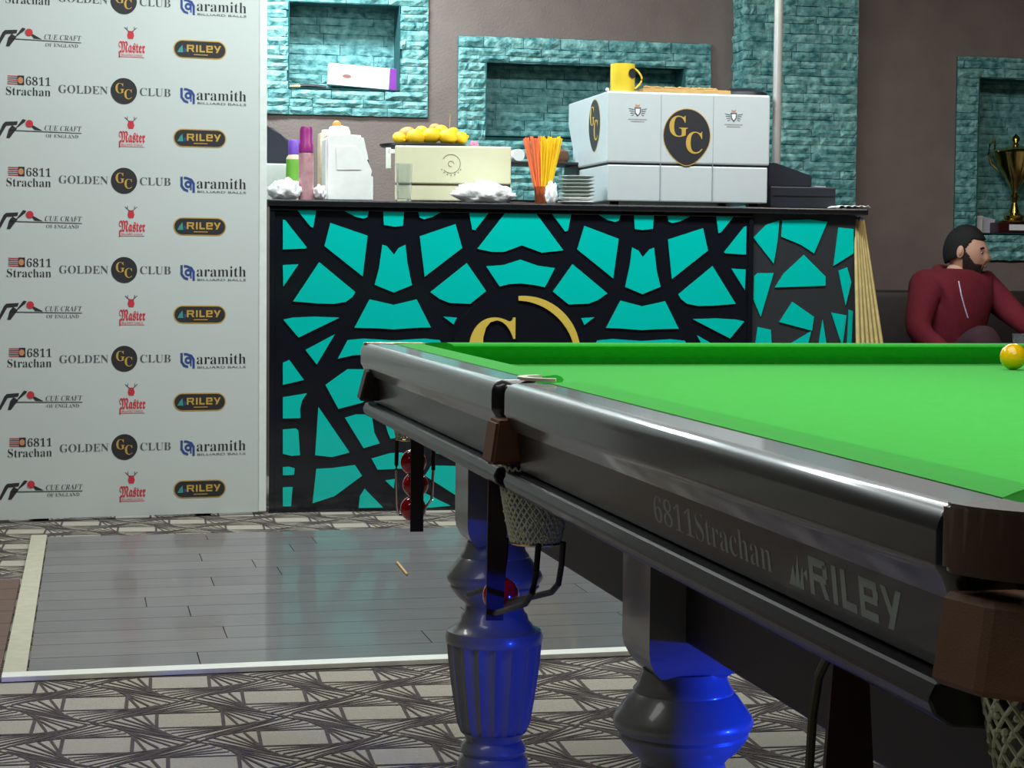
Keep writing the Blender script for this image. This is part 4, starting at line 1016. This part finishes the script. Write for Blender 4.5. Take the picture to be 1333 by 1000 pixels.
flatobj('lettering', bm, m_letter, tab)['label'] = 'pale geometric lettering on the side apron'
# middle pocket
bm = nb()
prism(bm, [(-0.008, 0.802), (0.03, 0.802), (0.03, 0.744), (-0.016, 0.744)], lambda a, b, d: (a, d, b), YM - 0.034, YM + 0.030)
bmesh.ops.bevel(bm, geom=bm.edges[:], offset=0.004, segments=2, affect='EDGES'); obj('pocket_leather', bm, m_leather, tab)['label'] = 'tan leather pocket flap'
bm = nb(); bx(bm, 0.014, 0.06, YM - 0.029, YM + 0.029, 0.803, 0.846, 0.004); obj('pocket_mouth', bm, m_leatherdark, tab)
bm = nb(); add_arc(bm, 0.085, YM, 0.045, 0.058, math.radians(110), math.radians(250), lambda a, b: (a, b, 0.8545), n=20)
r = bmesh.ops.extrude_face_region(bm, geom=bm.faces[:]); bmesh.ops.translate(bm, verts=[e for e in r['geom'] if isinstance(e, bmesh.types.BMVert)], vec=(0, 0, 0.004)); bmesh.ops.recalc_face_normals(bm, faces=bm.faces[:])
obj('pocket_plate', bm, mat('pale_plate', (226, 214, 196), 0.35, metal=0.2), tab)
bm = nb(); lathe(bm, [(0.040, 0.8125), (0.042, 0.8135), (0, 0.8135)], (0.075, YM, 0), 24); obj('pocket_hole', bm, m_wire, tab)
# corner pockets (far-left and near-left; the right pair alike)
def corner(cx_, cy_, sx, sy, tan=False):
    # leather collar turning round the corner
    bm = nb(); P = []
    n = 10
    for k in range(n + 1):
        a = PI / 2 * k / n
        P.append((cx_ + sx * (0.085 - 0.088 * math.cos(a)), cy_ + sy * (0.085 - 0.088 * math.sin(a))))
    P += [(cx_ + sx * 0.085, cy_ + sy * 0.035), (cx_ + sx * 0.035, cy_ + sy * 0.085)]
    ar = sum(P[i][0] * P[(i + 1) % len(P)][1] - P[(i + 1) % len(P)][0] * P[i][1] for i in range(len(P)))
    prism(bm, P, lambda a, b, d: (a, b, d), 0.812, ZR + 0.004)
    bmesh.ops.bevel(bm, geom=bm.edges[:], offset=0.003, segments=2, affect='EDGES')
    obj('pocket_collar', bm, mat('pocket_brown_leather', (92, 70, 58), 0.28, coat=0.5), tab, True)['label'] = 'polished brown leather pocket collar'
    bm = nb(); P2_ = [(0.020, 0.085), (0.085, 0.020), (0.10, 0.05), (0.05, 0.10)]
    top = [(-0.0, 0.09), (0.010, 0.04), (0.04, 0.010), (0.09, -0.0), (0.09, 0.05), (0.05, 0.09)]
    A_ = [bm.verts.new((cx_ + sx * a, cy_ + sy * b, 0.798)) for a, b in top]
    B_ = [bm.verts.new((cx_ + sx * (a * 1.0 - 0.014), cy_ + sy * (b - 0.014), 0.742)) for a, b in top]
    bm.faces.new(A_); bm.faces.new(B_)
    for i in range(6): bm.faces.new((A_[i], A_[(i + 1) % 6], B_[(i + 1) % 6], B_[i]))
    bmesh.ops.bevel(bm, geom=bm.edges[:], offset=0.004, segments=1, affect='EDGES')
    obj('pocket_leather', bm, m_leather if tan else m_leatherdark, tab)
corner(0, -TL, 1, 1, True); corner(TW, -TL, -1, 1, True); corner(TW, 0, -1, -1)
# far-left: leather beneath, thin bright plate above
bm = nb()
top = [(0.0, -0.13), (0.006, -0.04), (0.04, -0.006), (0.12, -0.0), (0.12, -0.05), (0.05, -0.13)]
A_ = [bm.verts.new((a, b, 0.803)) for a, b in top]; B_ = [bm.verts.new((a - 0.016, b, 0.742)) for a, b in top]
bm.faces.new(A_); bm.faces.new(B_)
for i in range(6): bm.faces.new((A_[i], A_[(i + 1) % 6], B_[(i + 1) % 6], B_[i]))
bmesh.ops.bevel(bm, geom=bm.edges[:], offset=0.004, segments=1, affect='EDGES'); obj('pocket_leather', bm, m_leatherdark, tab)
bm = nb(); P = [(0.008 + 0.0, -0.05)] + [(0.035 - 0.03 * math.cos(PI / 2 * k / 8), -0.035 + 0.03 * math.sin(PI / 2 * k / 8)) for k in range(9)] + [(0.125, -0.005), (0.125, -0.058), (0.062, -0.058), (0.058, -0.10)]
prism(bm, P, lambda a, b, d: (a, b, d), 0.806, ZR + 0.001); obj('pocket_collar', bm, m_brass, tab, True)['label'] = 'bright metal corner plate'
# nets, racks and straps
def net(cx_, cy_, ztop_, zbot, r0_, r1_, n=22, rows=12):
    bm = nb()
    for s in (-1, 1):
        for i in range(n):
            pts = []
            for k in range(rows + 1):
                t_ = k / rows; a = 2 * PI * i / n + s * t_ * 1.6; rr = r0_ + (r1_ - r0_) * t_ ** 1.3
                pts.append((cx_ + rr * math.cos(a), cy_ + rr * math.sin(a), ztop_ + (zbot - ztop_) * t_))
            tube(bm, pts, 0.0016, 5)
    for s in range(150):
        t_ = random.random(); a = random.uniform(0, 2 * PI); rr = r0_ + (r1_ - r0_) * t_ ** 1.3
        sphere(bm, (cx_ + rr * math.cos(a), cy_ + rr * math.sin(a), ztop_ + (zbot - ztop_) * t_), 0.0028, (1, 1, 1), 6, 4)
    o = obj('pocket_net', bm, m_net, tab, True); o['kind'] = 'stuff'; return o
def ring(cx_, cy_, z_, r, m_, name, tr=0.002):
    bm = nb(); pts = [(cx_ + r * math.cos(2 * PI * k / 28), cy_ + r * math.sin(2 * PI * k / 28), z_) for k in range(29)]; tube(bm, pts, tr, 8); obj(name, bm, m_, tab, True)
def L3(px, py, X): q = onX(px, py, OX + X); return (q.x - OX, q.y - OY, q.z)
# middle pocket set
NX = 0.066
rc = L3(697, 706, NX); zr_ = rc[2]
net(NX, rc[1], 0.735, zr_, 0.052, 0.034, 32, 14); ring(NX, rc[1], zr_, 0.034, m_brass, 'net_ring', 0.0024)
def wire(pts, m_=m_wire, r=0.0042): bm = nb(); tube(bm, pts, r, 8); obj('rack_wire', bm, m_, tab, True)
pa = L3(659, 705, NX); pb_ = L3(702, 712, NX - 0.02); pc = L3(733, 710, NX)
wire([L3(659, 700, NX - 0.012), L3(657, 730, NX - 0.015), L3(655, 752, NX - 0.02), L3(640, 764, NX - 0.03), L3(610, 774, NX - 0.04)])
wire([L3(701, 708, NX - 0.03), L3(698, 745, NX - 0.035), L3(693, 772, NX - 0.04), L3(684, 786, NX - 0.045), L3(660, 794, NX - 0.05), L3(638, 800, NX - 0.05)])
wire([L3(733, 706, NX), L3(731, 735, NX), L3(727, 760, NX - 0.002), L3(718, 771, NX - 0.005), L3(690, 778, NX - 0.01), L3(650, 786, NX - 0.02)])
sa = L3(648, 606, -0.012); sb_ = L3(643, 800, -0.012)
def strap(pts, w, m_=m_strap, th_=0.004, wx=0.0):
    bm = nb(); rings = []
    for (x, y, z_, ww) in pts:
        rings.append([bm.verts.new((x + dx, y + dy * ww / 2, z_)) for dx, dy in ((-th_ / 2, -1), (th_ / 2, -1), (th_ / 2, 1), (-th_ / 2, 1))])
    for k in range(len(rings) - 1):
        for i in range(4): bm.faces.new((rings[k][i], rings[k][(i + 1) % 4], rings[k + 1][(i + 1) % 4], rings[k + 1][i]))
    bm.faces.new(rings[0]); bm.faces.new(rings[-1]); obj('pocket_strap', bm, m_, tab)
def strap_px(cx0, w0, y0, cx1, w1, y1, X, m_=m_strap):
    """a strap facing the near end of the table (its flat side across x)"""
    bm = nb(); Yc = onX(cx0, y0, OX + X).y
    rings = []
    for (cx_, w_, y_) in ((cx0, w0, y0), ((cx0 + cx1) / 2, (w0 + w1) / 2, (y0 + y1) / 2), (cx1, w1, y1)):
        l_ = onY(cx_ - w_ / 2, y_, Yc); r_ = onY(cx_ + w_ / 2, y_, Yc)
        rings.append([bm.verts.new((l_.x - OX, Yc - OY, l_.z)), bm.verts.new((r_.x - OX, Yc - OY, r_.z)), bm.verts.new((r_.x - OX, Yc - OY + 0.006, r_.z)), bm.verts.new((l_.x - OX, Yc - OY + 0.006, l_.z))])
    for k in range(2):
        for i in range(4): bm.faces.new((rings[k][i], rings[k][(i + 1) % 4], rings[k + 1][(i + 1) % 4], rings[k + 1][i]))
    bm.faces.new(rings[0]); bm.faces.new(rings[-1]); return obj('pocket_strap', bm, m_, tab)
strap_px(650, 27, 602, 644, 22, 808, 0.022)
# far corner set
NX2 = 0.09
y_far = -0.045
def L3y(px, py, yl): q = onY(px, py, OY + yl); return (q.x - OX, q.y - OY, q.z)
wire([L3y(517, 570, y_far), L3y(516, 605, y_far), L3y(516, 612, y_far)]); wire([L3y(516, 612, y_far), L3y(517, 660, y_far), L3y(519, 670, y_far)], m_chrome, 0.003)
wire([L3y(564, 575, y_far - 0.02), L3y(564, 612, y_far - 0.02)]); wire([L3y(564, 612, y_far - 0.02), L3y(562, 650, y_far - 0.02)], m_chrome, 0.003)
wire([L3y(519, 670, y_far), L3y(545, 672, y_far), L3y(562, 650, y_far - 0.02)], m_chrome, 0.003)
cN = L3y(528, 560, y_far); net(cN[0] + 0.012, y_far, 0.735, L3y(528, 572, y_far)[2], 0.045, 0.03, 14, 6); ring(cN[0] + 0.012, y_far, L3y(528, 572, y_far)[2], 0.031, m_brass, 'net_ring')
bm = nb(); c_ = L3y(543, 560, y_far - 0.045); c2 = L3y(543, 692, y_far - 0.045)
bx(bm, c_[0] - 0.013, c_[0] + 0.013, y_far - 0.05, y_far - 0.045, c2[2], 0.735); obj('pocket_strap', bm, m_strap, tab)
# near corner set
wire([L3(1078, 855, NX), L3(1066, 880, NX), L3(1058, 930, NX), L3(1053, 1010, NX), L3(1053, 1060, NX)], mat('worn_rubber_wire', (60, 62, 44), 0.4), 0.0042)
strap_px(1108, 44, 850, 1105, 70, 1060, 0.05, mat('oxblood_leather', (50, 22, 22), 0.5, var=0.2))
q = L3(1330, 960, 0.07); net(0.09, -TL + 0.09, 0.735, 0.64, 0.055, 0.035)
for (cx_, cy_) in ((TW - NX, YM), (TW - 0.09, -TL + 0.09), (TW - 0.09, -0.09)):
    net(cx_, cy_, 0.735, 0.65, 0.05, 0.034, 14, 8); ring(cx_, cy_, 0.65, 0.034, m_brass, 'net_ring')
# balls
def ball(name, loc, m_, lab, grp=None):
    bm = nb(); bmesh.ops.create_uvsphere(bm, u_segments=36, v_segments=24, radius=0.02625)
    setp(obj(name, bm, m_, None, 'all', loc), lab, 'ball', grp)
p = onZ(1318.5, 481.5, ZB)
ball('snooker_ball', (p.x, p.y, ZB + 0.02635), m_yellow, 'yellow ball on the green cloth at the right')
p = onX(652, 775, OX + 0.045); ball('snooker_ball', tuple(p), m_red, 'red ball resting in the rack below the middle pocket')
for k, (px_, py_) in enumerate(((532, 618), (531, 637), (532, 656))):
    p = onY(px_ + 6, py_, OY + y_far - 0.005)
    ball('snooker_ball', (p.x, p.y, 0), m_red, ['top red ball in the rack below the far corner pocket', 'middle red ball in the rack below the far corner pocket', 'bottom red ball in the rack below the far corner pocket'][k], 'red balls below the far pocket')
    ob = C.objects[-1]; ob.location = (p.x + (0.008 if k == 1 else 0), p.y + (0.012 if k == 1 else 0), onY(px_, 662, OY + y_far).z + (2 - k) * 0.047)

# lamp over the table (out of the frame) and the blue floor lamp
lamp = thing('table_lamp', 'long canopy lamp hanging over the snooker table', 'lamp', (1.30, 2.30, 1.97))
bm = nb(); bx(bm, -0.6, 0.6, -1.7, 1.7, 0.01, 0.06, 0.01); obj('canopy', bm, m_wire, lamp)
for y in (-0.8, 0.8): bm = nb(); tube(bm, [(0, y, 0.061), (0, y, 1.229)], 0.006, 8); obj('hanging_rod', bm, m_wire, lamp)

# ================================================================== SEATED PERSON
SYY = 8.72
def Q(px, py, Y): q = onY(px, py, Y); return Vector((q.x, q.y, q.z))
def skin_mesh(name, verts, edges, radii, root, levels=2):
    me = bpy.data.meshes.new(name); me.from_pydata([tuple(v) for v in verts], edges, []); o = bpy.data.objects.new(name, me); C.objects.link(o)
    md = o.modifiers.new('skin', 'SKIN'); md.use_smooth_shade = True
    o.data.skin_vertices[0].data.foreach_get
    for i, r in enumerate(radii):
        sv = me.skin_vertices[0].data[i]; sv.radius = (r, r) if not isinstance(r, tuple) else r; sv.use_root = (i == root)
    sb_ = o.modifiers.new('sub', 'SUBSURF'); sb_.levels = levels; sb_.render_levels = levels
    dg = bpy.context.evaluated_depsgraph_get(); dg.update(); res = bpy.data.meshes.new_from_object(o.evaluated_get(dg))
    C.objects.unlink(o); bpy.data.objects.remove(o)
    return res
pelvis = Q(1222, 512, SYY + 0.02); waist = Q(1228, 470, SYY); chest = Q(1236, 408, SYY - 0.02); upch = Q(1240, 378, SYY - 0.02)
neckb = Q(1244, 360, SYY); neckt = Q(1250, 344, SYY - 0.01)
shL = Q(1206, 372, SYY - 0.06); shR = Q(1279, 372, SYY + 0.06)
elL = Q(1192, 432, SYY - 0.16); wrL = Q(1236, 462, SYY - 0.30)
elR = Q(1318, 408, SYY - 0.05); wrR = Q(1350, 436, SYY - 0.22)
hipA = Q(1232, 508, SYY - 0.10); hipB = Q(1242, 508, SYY + 0.08)
knA = Q(1280, 432, SYY - 0.42); knB = Q(1318, 470, SYY - 0.30)
anA = Q(1312, 560, SYY - 0.52); anB = Q(1340, 0, SYY - 0.42)
anA = Vector((knA.x + 0.13, knA.y - 0.05, 0.30)); anB = Vector((knB.x + 0.06, knB.y - 0.05, 0.09))
toA = anA + Vector((0.16, -0.08, -0.06)); toB = anB + Vector((0.17, -0.08, -0.06))
per = thing('person', 'seated bearded man in a maroon zip hoodie facing right, beyond the table', 'person', (pelvis.x, pelvis.y, 0))
base_ = Vector((pelvis.x, pelvis.y, 0))
def loc_(L): return [v - base_ for v in L]
bodyV = [pelvis, waist, chest, upch, neckb, neckt, shL, elL, wrL, shR, elR, wrR, hipA, knA, anA, toA, hipB, knB, anB, toB]
bodyE = [(0, 1), (1, 2), (2, 3), (3, 4), (4, 5), (3, 6), (6, 7), (7, 8), (3, 9), (9, 10), (10, 11), (0, 12), (12, 13), (13, 14), (14, 15), (0, 16), (16, 17), (17, 18), (18, 19)]
bodyR = [0.13, 0.13, 0.145, 0.10, 0.062, 0.055, 0.06, 0.042, 0.028, 0.06, 0.042, 0.028, 0.085, 0.055, 0.038, 0.035, 0.085, 0.055, 0.038, 0.035]
body_me = skin_mesh('body', loc_(bodyV), bodyE, bodyR, 0)
# head
def head_mesh():
    bm = nb(); bmesh.ops.create_uvsphere(bm, u_segments=40, v_segments=28, radius=1)
    for v in bm.verts:
        x, y, z_ = v.co      # x forward (face), y sideways, z up
        X = x * 0.098; Y = y * 0.076; Z = z_ * 0.118
        if z_ < 0: Y *= (1 + 0.26 * z_); X = X * (1 + 0.10 * z_) + 0.012 * (-z_)
        if x < 0 and z_ < -0.2: X *= 0.86
        if x > 0.5 and z_ > 0.25: X -= 0.006 * (z_)
        # nose, brow, chin, lips
        g = lambda cy, cz, sy, sz: math.exp(-((y - cy) / sy) ** 2 - ((z_ - cz) / sz) ** 2) if x > 0 else 0
        X += 0.026 * g(0, -0.18, 0.13, 0.15) + 0.012 * g(0, 0.02, 0.10, 0.16) + 0.007 * g(0, 0.22, 0.5, 0.10) - 0.010 * (g(0.33, 0.06, 0.17, 0.11) + g(-0.33, 0.06, 0.17, 0.11))
        X += 0.008 * g(0, -0.46, 0.22, 0.07) + 0.014 * g(0, -0.78, 0.35, 0.18)
        v.co = (X, Y, Z)
    for s in (-1, 1):
        sphere(bm, (-0.004, s * 0.076, 0.0), 0.03, (0.62, 0.28, 1.05), 14, 10); sphere(bm, (-0.001, s * 0.084, -0.002), 0.016, (0.5, 0.3, 1.0), 10, 8)
    return bm
HC = Q(1257, 328, SYY - 0.01); hyaw = -math.radians(40)
HM = Matrix.Translation(HC - base_) @ Matrix.Rotation(hyaw, 4, 'Z') @ Matrix.Rotation(math.radians(8), 4, 'Y')
def hand(bm_list, wrist, dirv, side):
    d = dirv.normalized(); s_ = d.cross(Vector((0, 0, 1))).normalized() * side; dn = s_.cross(d).normalized()
    V = [wrist, wrist + d * 0.05]; E = [(0, 1)]; R = [0.026, (0.034)]
    palm = skin_mesh('palm', [wrist - d * 0.02, wrist + d * 0.03, wrist + d * 0.075], [(0, 1), (1, 2)], [0.026, (0.022, 0.038), (0.016, 0.038)], 0, 2)
    bm_list.append(palm)
    for k, (off_, ln) in enumerate(((-0.028, 0.068), (-0.010, 0.078), (0.009, 0.074), (0.027, 0.058))):
        b = wrist + d * 0.065 + s_ * off_; L = [b, b + d * ln * 0.5, b + d * ln * 0.8 - Vector((0, 0, 0.014)), b + d * ln * 0.95 - Vector((0, 0, 0.032))]
        bm_list.append(skin_mesh('finger', L, [(0, 1), (1, 2), (2, 3)], [0.009, 0.0085, 0.008, 0.007], 0, 1))
    b = wrist + d * 0.02 - s_ * 0.024; L = [b, b + d * 0.03 - s_ * 0.022, b + d * 0.058 - s_ * 0.028]
    bm_list.append(skin_mesh('thumb', L, [(0, 1), (1, 2)], [0.011, 0.010, 0.008], 0, 1))
parts = [body_me]; hand(parts, wrL - base_, (wrL - elL), 1); hand(parts, wrR - base_, (wrR - elR), -1)
bm = nb()
for me in parts: bm.from_mesh(me)
hb = head_mesh(); bmesh.ops.transform(hb, matrix=HM, verts=hb.verts[:]); tmp = bpy.data.meshes.new('t'); hb.to_mesh(tmp); hb.free(); bm.from_mesh(tmp)
obj('body', bm, m_skin, per, 'all')
def cloth(name, V, E, R, m_, root=0):
    me = skin_mesh(name, loc_(V), E, R, root); me.materials.clear(); me.materials.append(m_); me.polygons.foreach_set('use_smooth', [True] * len(me.polygons)); return obj(name, me, None, per)
wl2 = wrL.lerp(elL, 0.06); wr2 = wrR.lerp(elR, 0.06)
ho = cloth('hoodie', [pelvis + Vector((0, 0, 0.02)), waist, chest, upch, neckb - Vector((0, 0, 0.03)), shL, elL, wl2, shR, elR, wr2],
      [(0, 1), (1, 2), (2, 3), (3, 4), (3, 5), (5, 6), (6, 7), (3, 8), (8, 9), (9, 10)], [0.165, 0.165, 0.18, 0.125, 0.085, 0.088, 0.064, 0.044, 0.088, 0.064, 0.044], m_hoodie)
# hood collapsed round the neck
bm = nb(); pts = []
for k in range(17):
    a = 2 * PI * k / 16; pts.append(neckb - base_ + Vector((0.076 * math.cos(a) - 0.008, 0.080 * math.sin(a) + 0.006, -0.004 - 0.035 * math.cos(a + 0.9))))
tube(bm, pts, 0.027, 10); obj('hood', bm, m_hoodie, per, 'all')
bm = nb(); zp = [Q(1248, 366, SYY - 0.22), Q(1251, 382, SYY - 0.235), Q(1255, 398, SYY - 0.235), Q(1260, 414, SYY - 0.225)]
tube(bm, loc_(zp), 0.0032, 6); obj('zip', bm, m_card, per, True)['label'] = 'pale metal zip'
cloth('trousers', [pelvis - Vector((0, 0, 0.01)), pelvis + Vector((0, 0, 0.06)), hipA, knA, anA.lerp(knA, 0.08), hipB, knB, anB.lerp(knB, 0.08)], [(0, 1), (0, 2), (2, 3), (3, 4), (0, 5), (5, 6), (6, 7)], [0.15, 0.14, 0.105, 0.082, 0.055, 0.105, 0.082, 0.055], m_trouser)
for a_n, t_n in ((anA, toA), (anB, toB)):
    me = skin_mesh('shoe', loc_([a_n + Vector((0, 0, 0.01)), a_n + Vector((-0.03, 0.01, -0.04)), a_n.lerp(t_n, 0.5) + Vector((0, 0, -0.012)), t_n]), [(0, 1), (1, 2), (2, 3)], [0.05, 0.045, 0.048, 0.04], 0)
    me.materials.clear(); me.materials.append(m_shoe); obj('shoe', me, None, per)
# hair, beard, eyes, mouth
def headpart(name, bm, m_, sm='all'): bmesh.ops.transform(bm, matrix=HM, verts=bm.verts[:]); return obj(name, bm, m_, per, sm)
bm = nb(); bmesh.ops.create_uvsphere(bm, u_segments=96, v_segments=64, radius=1)
for v in bm.verts:
    x, y, z_ = v.co; v.co = (x * 0.103 - 0.004, y * 0.081, z_ * 0.123 + 0.005)
dele = []
for v in bm.verts:
    x, y, z_ = v.co; hl = 0.064 if x > 0.045 else (0.064 - (0.045 - x) * 2.0 if x > 0.0 else -0.026 - (0.0 - x) * 0.5)
    if z_ < hl: dele.append(v)
bmesh.ops.delete(bm, geom=dele, context='VERTS')
bmesh.ops.solidify(bm, geom=bm.faces[:], thickness=0.008)
headpart('hair', bm, m_hair)
bm = nb(); bmesh.ops.create_uvsphere(bm, u_segments=96, v_segments=64, radius=1)
dele = []
for v in bm.verts:
    x, y, z_ = v.co
    X = x * 0.104; Y = y * 0.080; Z = z_ * 0.126
    if z_ < 0: Y *= (1 + 0.24 * z_); X = X * (1 + 0.10 * z_) + 0.014 * (-z_)
    if x > 0: X += 0.014 * math.exp(-(y / 0.35) ** 2 - ((z_ + 0.78) / 0.2) ** 2)
    lim = -0.36 if x > 0.62 else (-0.36 + (0.62 - x) * 1.1 if x > 0.2 else 0.10)
    if x < 0.02: lim = -2
    if z_ > lim or (x > 0.8 and abs(y) < 0.24 and -0.54 < z_ < -0.38): dele.append(v)
    v.co = (X, Y, Z)
bmesh.ops.delete(bm, geom=dele, context='VERTS'); bmesh.ops.solidify(bm, geom=bm.faces[:], thickness=0.010); headpart('beard', bm, m_beard)
for s in (-1, 1):
    bm = nb(); sphere(bm, (0.081, s * 0.027, 0.008), 0.0095, (0.6, 1.1, 0.5), 12, 8); headpart('eye', bm, m_eyewhite)
    bm = nb(); sphere(bm, (0.0875, s * 0.027, 0.008), 0.005, (0.5, 1, 1), 10, 8); headpart('iris', bm, m_eye)
    bm = nb(); tube(bm, [(0.088, s * 0.012, 0.027), (0.088, s * 0.03, 0.031), (0.078, s * 0.045, 0.026)], 0.0045, 6); headpart('eyebrow', bm, m_hair)
bm = nb(); sphere(bm, (0.103, 0, -0.054), 0.014, (0.35, 1.4, 0.35), 12, 8); headpart('lips', bm, m_lip)
# sofa
sx0 = Q(1155, 400, SYY + 0.1).x; sx1 = sx0 + 1.7
so = thing('dark_sofa', 'dark leather sofa against the wall under the seated man', 'sofa', ((sx0 + sx1) / 2, SYY + 0.15, 0))
sw = (sx1 - sx0) / 2; zbk = Q(1160, 398, SYY + 0.4).z
seat_z = pelvis.z - 0.17
bm = nb(); bx(bm, -sw + 0.14, sw - 0.14, -0.42, 0.30, 0.05, seat_z, 0.03); obj('seat', bm, m_sofa, so, True)
bm = nb(); bx(bm, -sw, sw, 0.31, 0.50, 0.05, 0.92, 0.04); obj('backrest', bm, m_sofa, so, True)
for s in (-1, 1): bm = nb(); bx(bm, s * sw, s * (sw - 0.13), -0.42, 0.30, 0.05, 0.60, 0.03); obj('armrest', bm, m_sofa, so, True)
for sx in (-1, 1):
    for sy in (-0.36, 0.42): bm = nb(); lathe(bm, [(0.02, 0), (0.025, 0.05)], (sx * (sw - 0.08), sy, 0), 12); obj('leg', bm, m_wire, so)
# small side table with a glass behind the far rail
gp = onY(1330, 449, 7.6)
gt = thing('side_table', 'small round side table in front of the sofa, hidden behind the snooker table', 'table', (gp.x + 0.1, 7.6, 0))
bm = nb(); lathe(bm, [(0.24, gp.z - 0.02), (0.24, gp.z)], n=32); obj('top', bm, m_pos, gt, True)
bm = nb(); lathe(bm, [(0.02, 0.02), (0.02, gp.z - 0.021)], n=16); obj('column', bm, m_chrome, gt, True)
bm = nb(); lathe(bm, [(0.16, 0), (0.16, 0.019)], n=28); obj('base', bm, m_pos, gt, True)
bm = nb(); lathe(bm, [(0, 0), (0.035, 0), (0.04, 0.045), (0.037, 0.045), (0.032, 0.008), (0, 0.008)], n=24, close=False)
setp(obj('short_glass', bm, m_glass, None, True, (gp.x, 7.6, gp.z + 0.001)), 'short clear glass just above the yellow ball beside the man', 'glass')
# splinter on the plank floor
p = onZ(523, 739, 0.014)
bm = nb(); tube(bm, [onZ(517, 732, 0.014), onZ(530, 748, 0.014)], 0.004, 6)
setp(obj('wooden_stick', bm, m_wood), 'short pale wooden stick lying on the grey plank floor', 'stick')
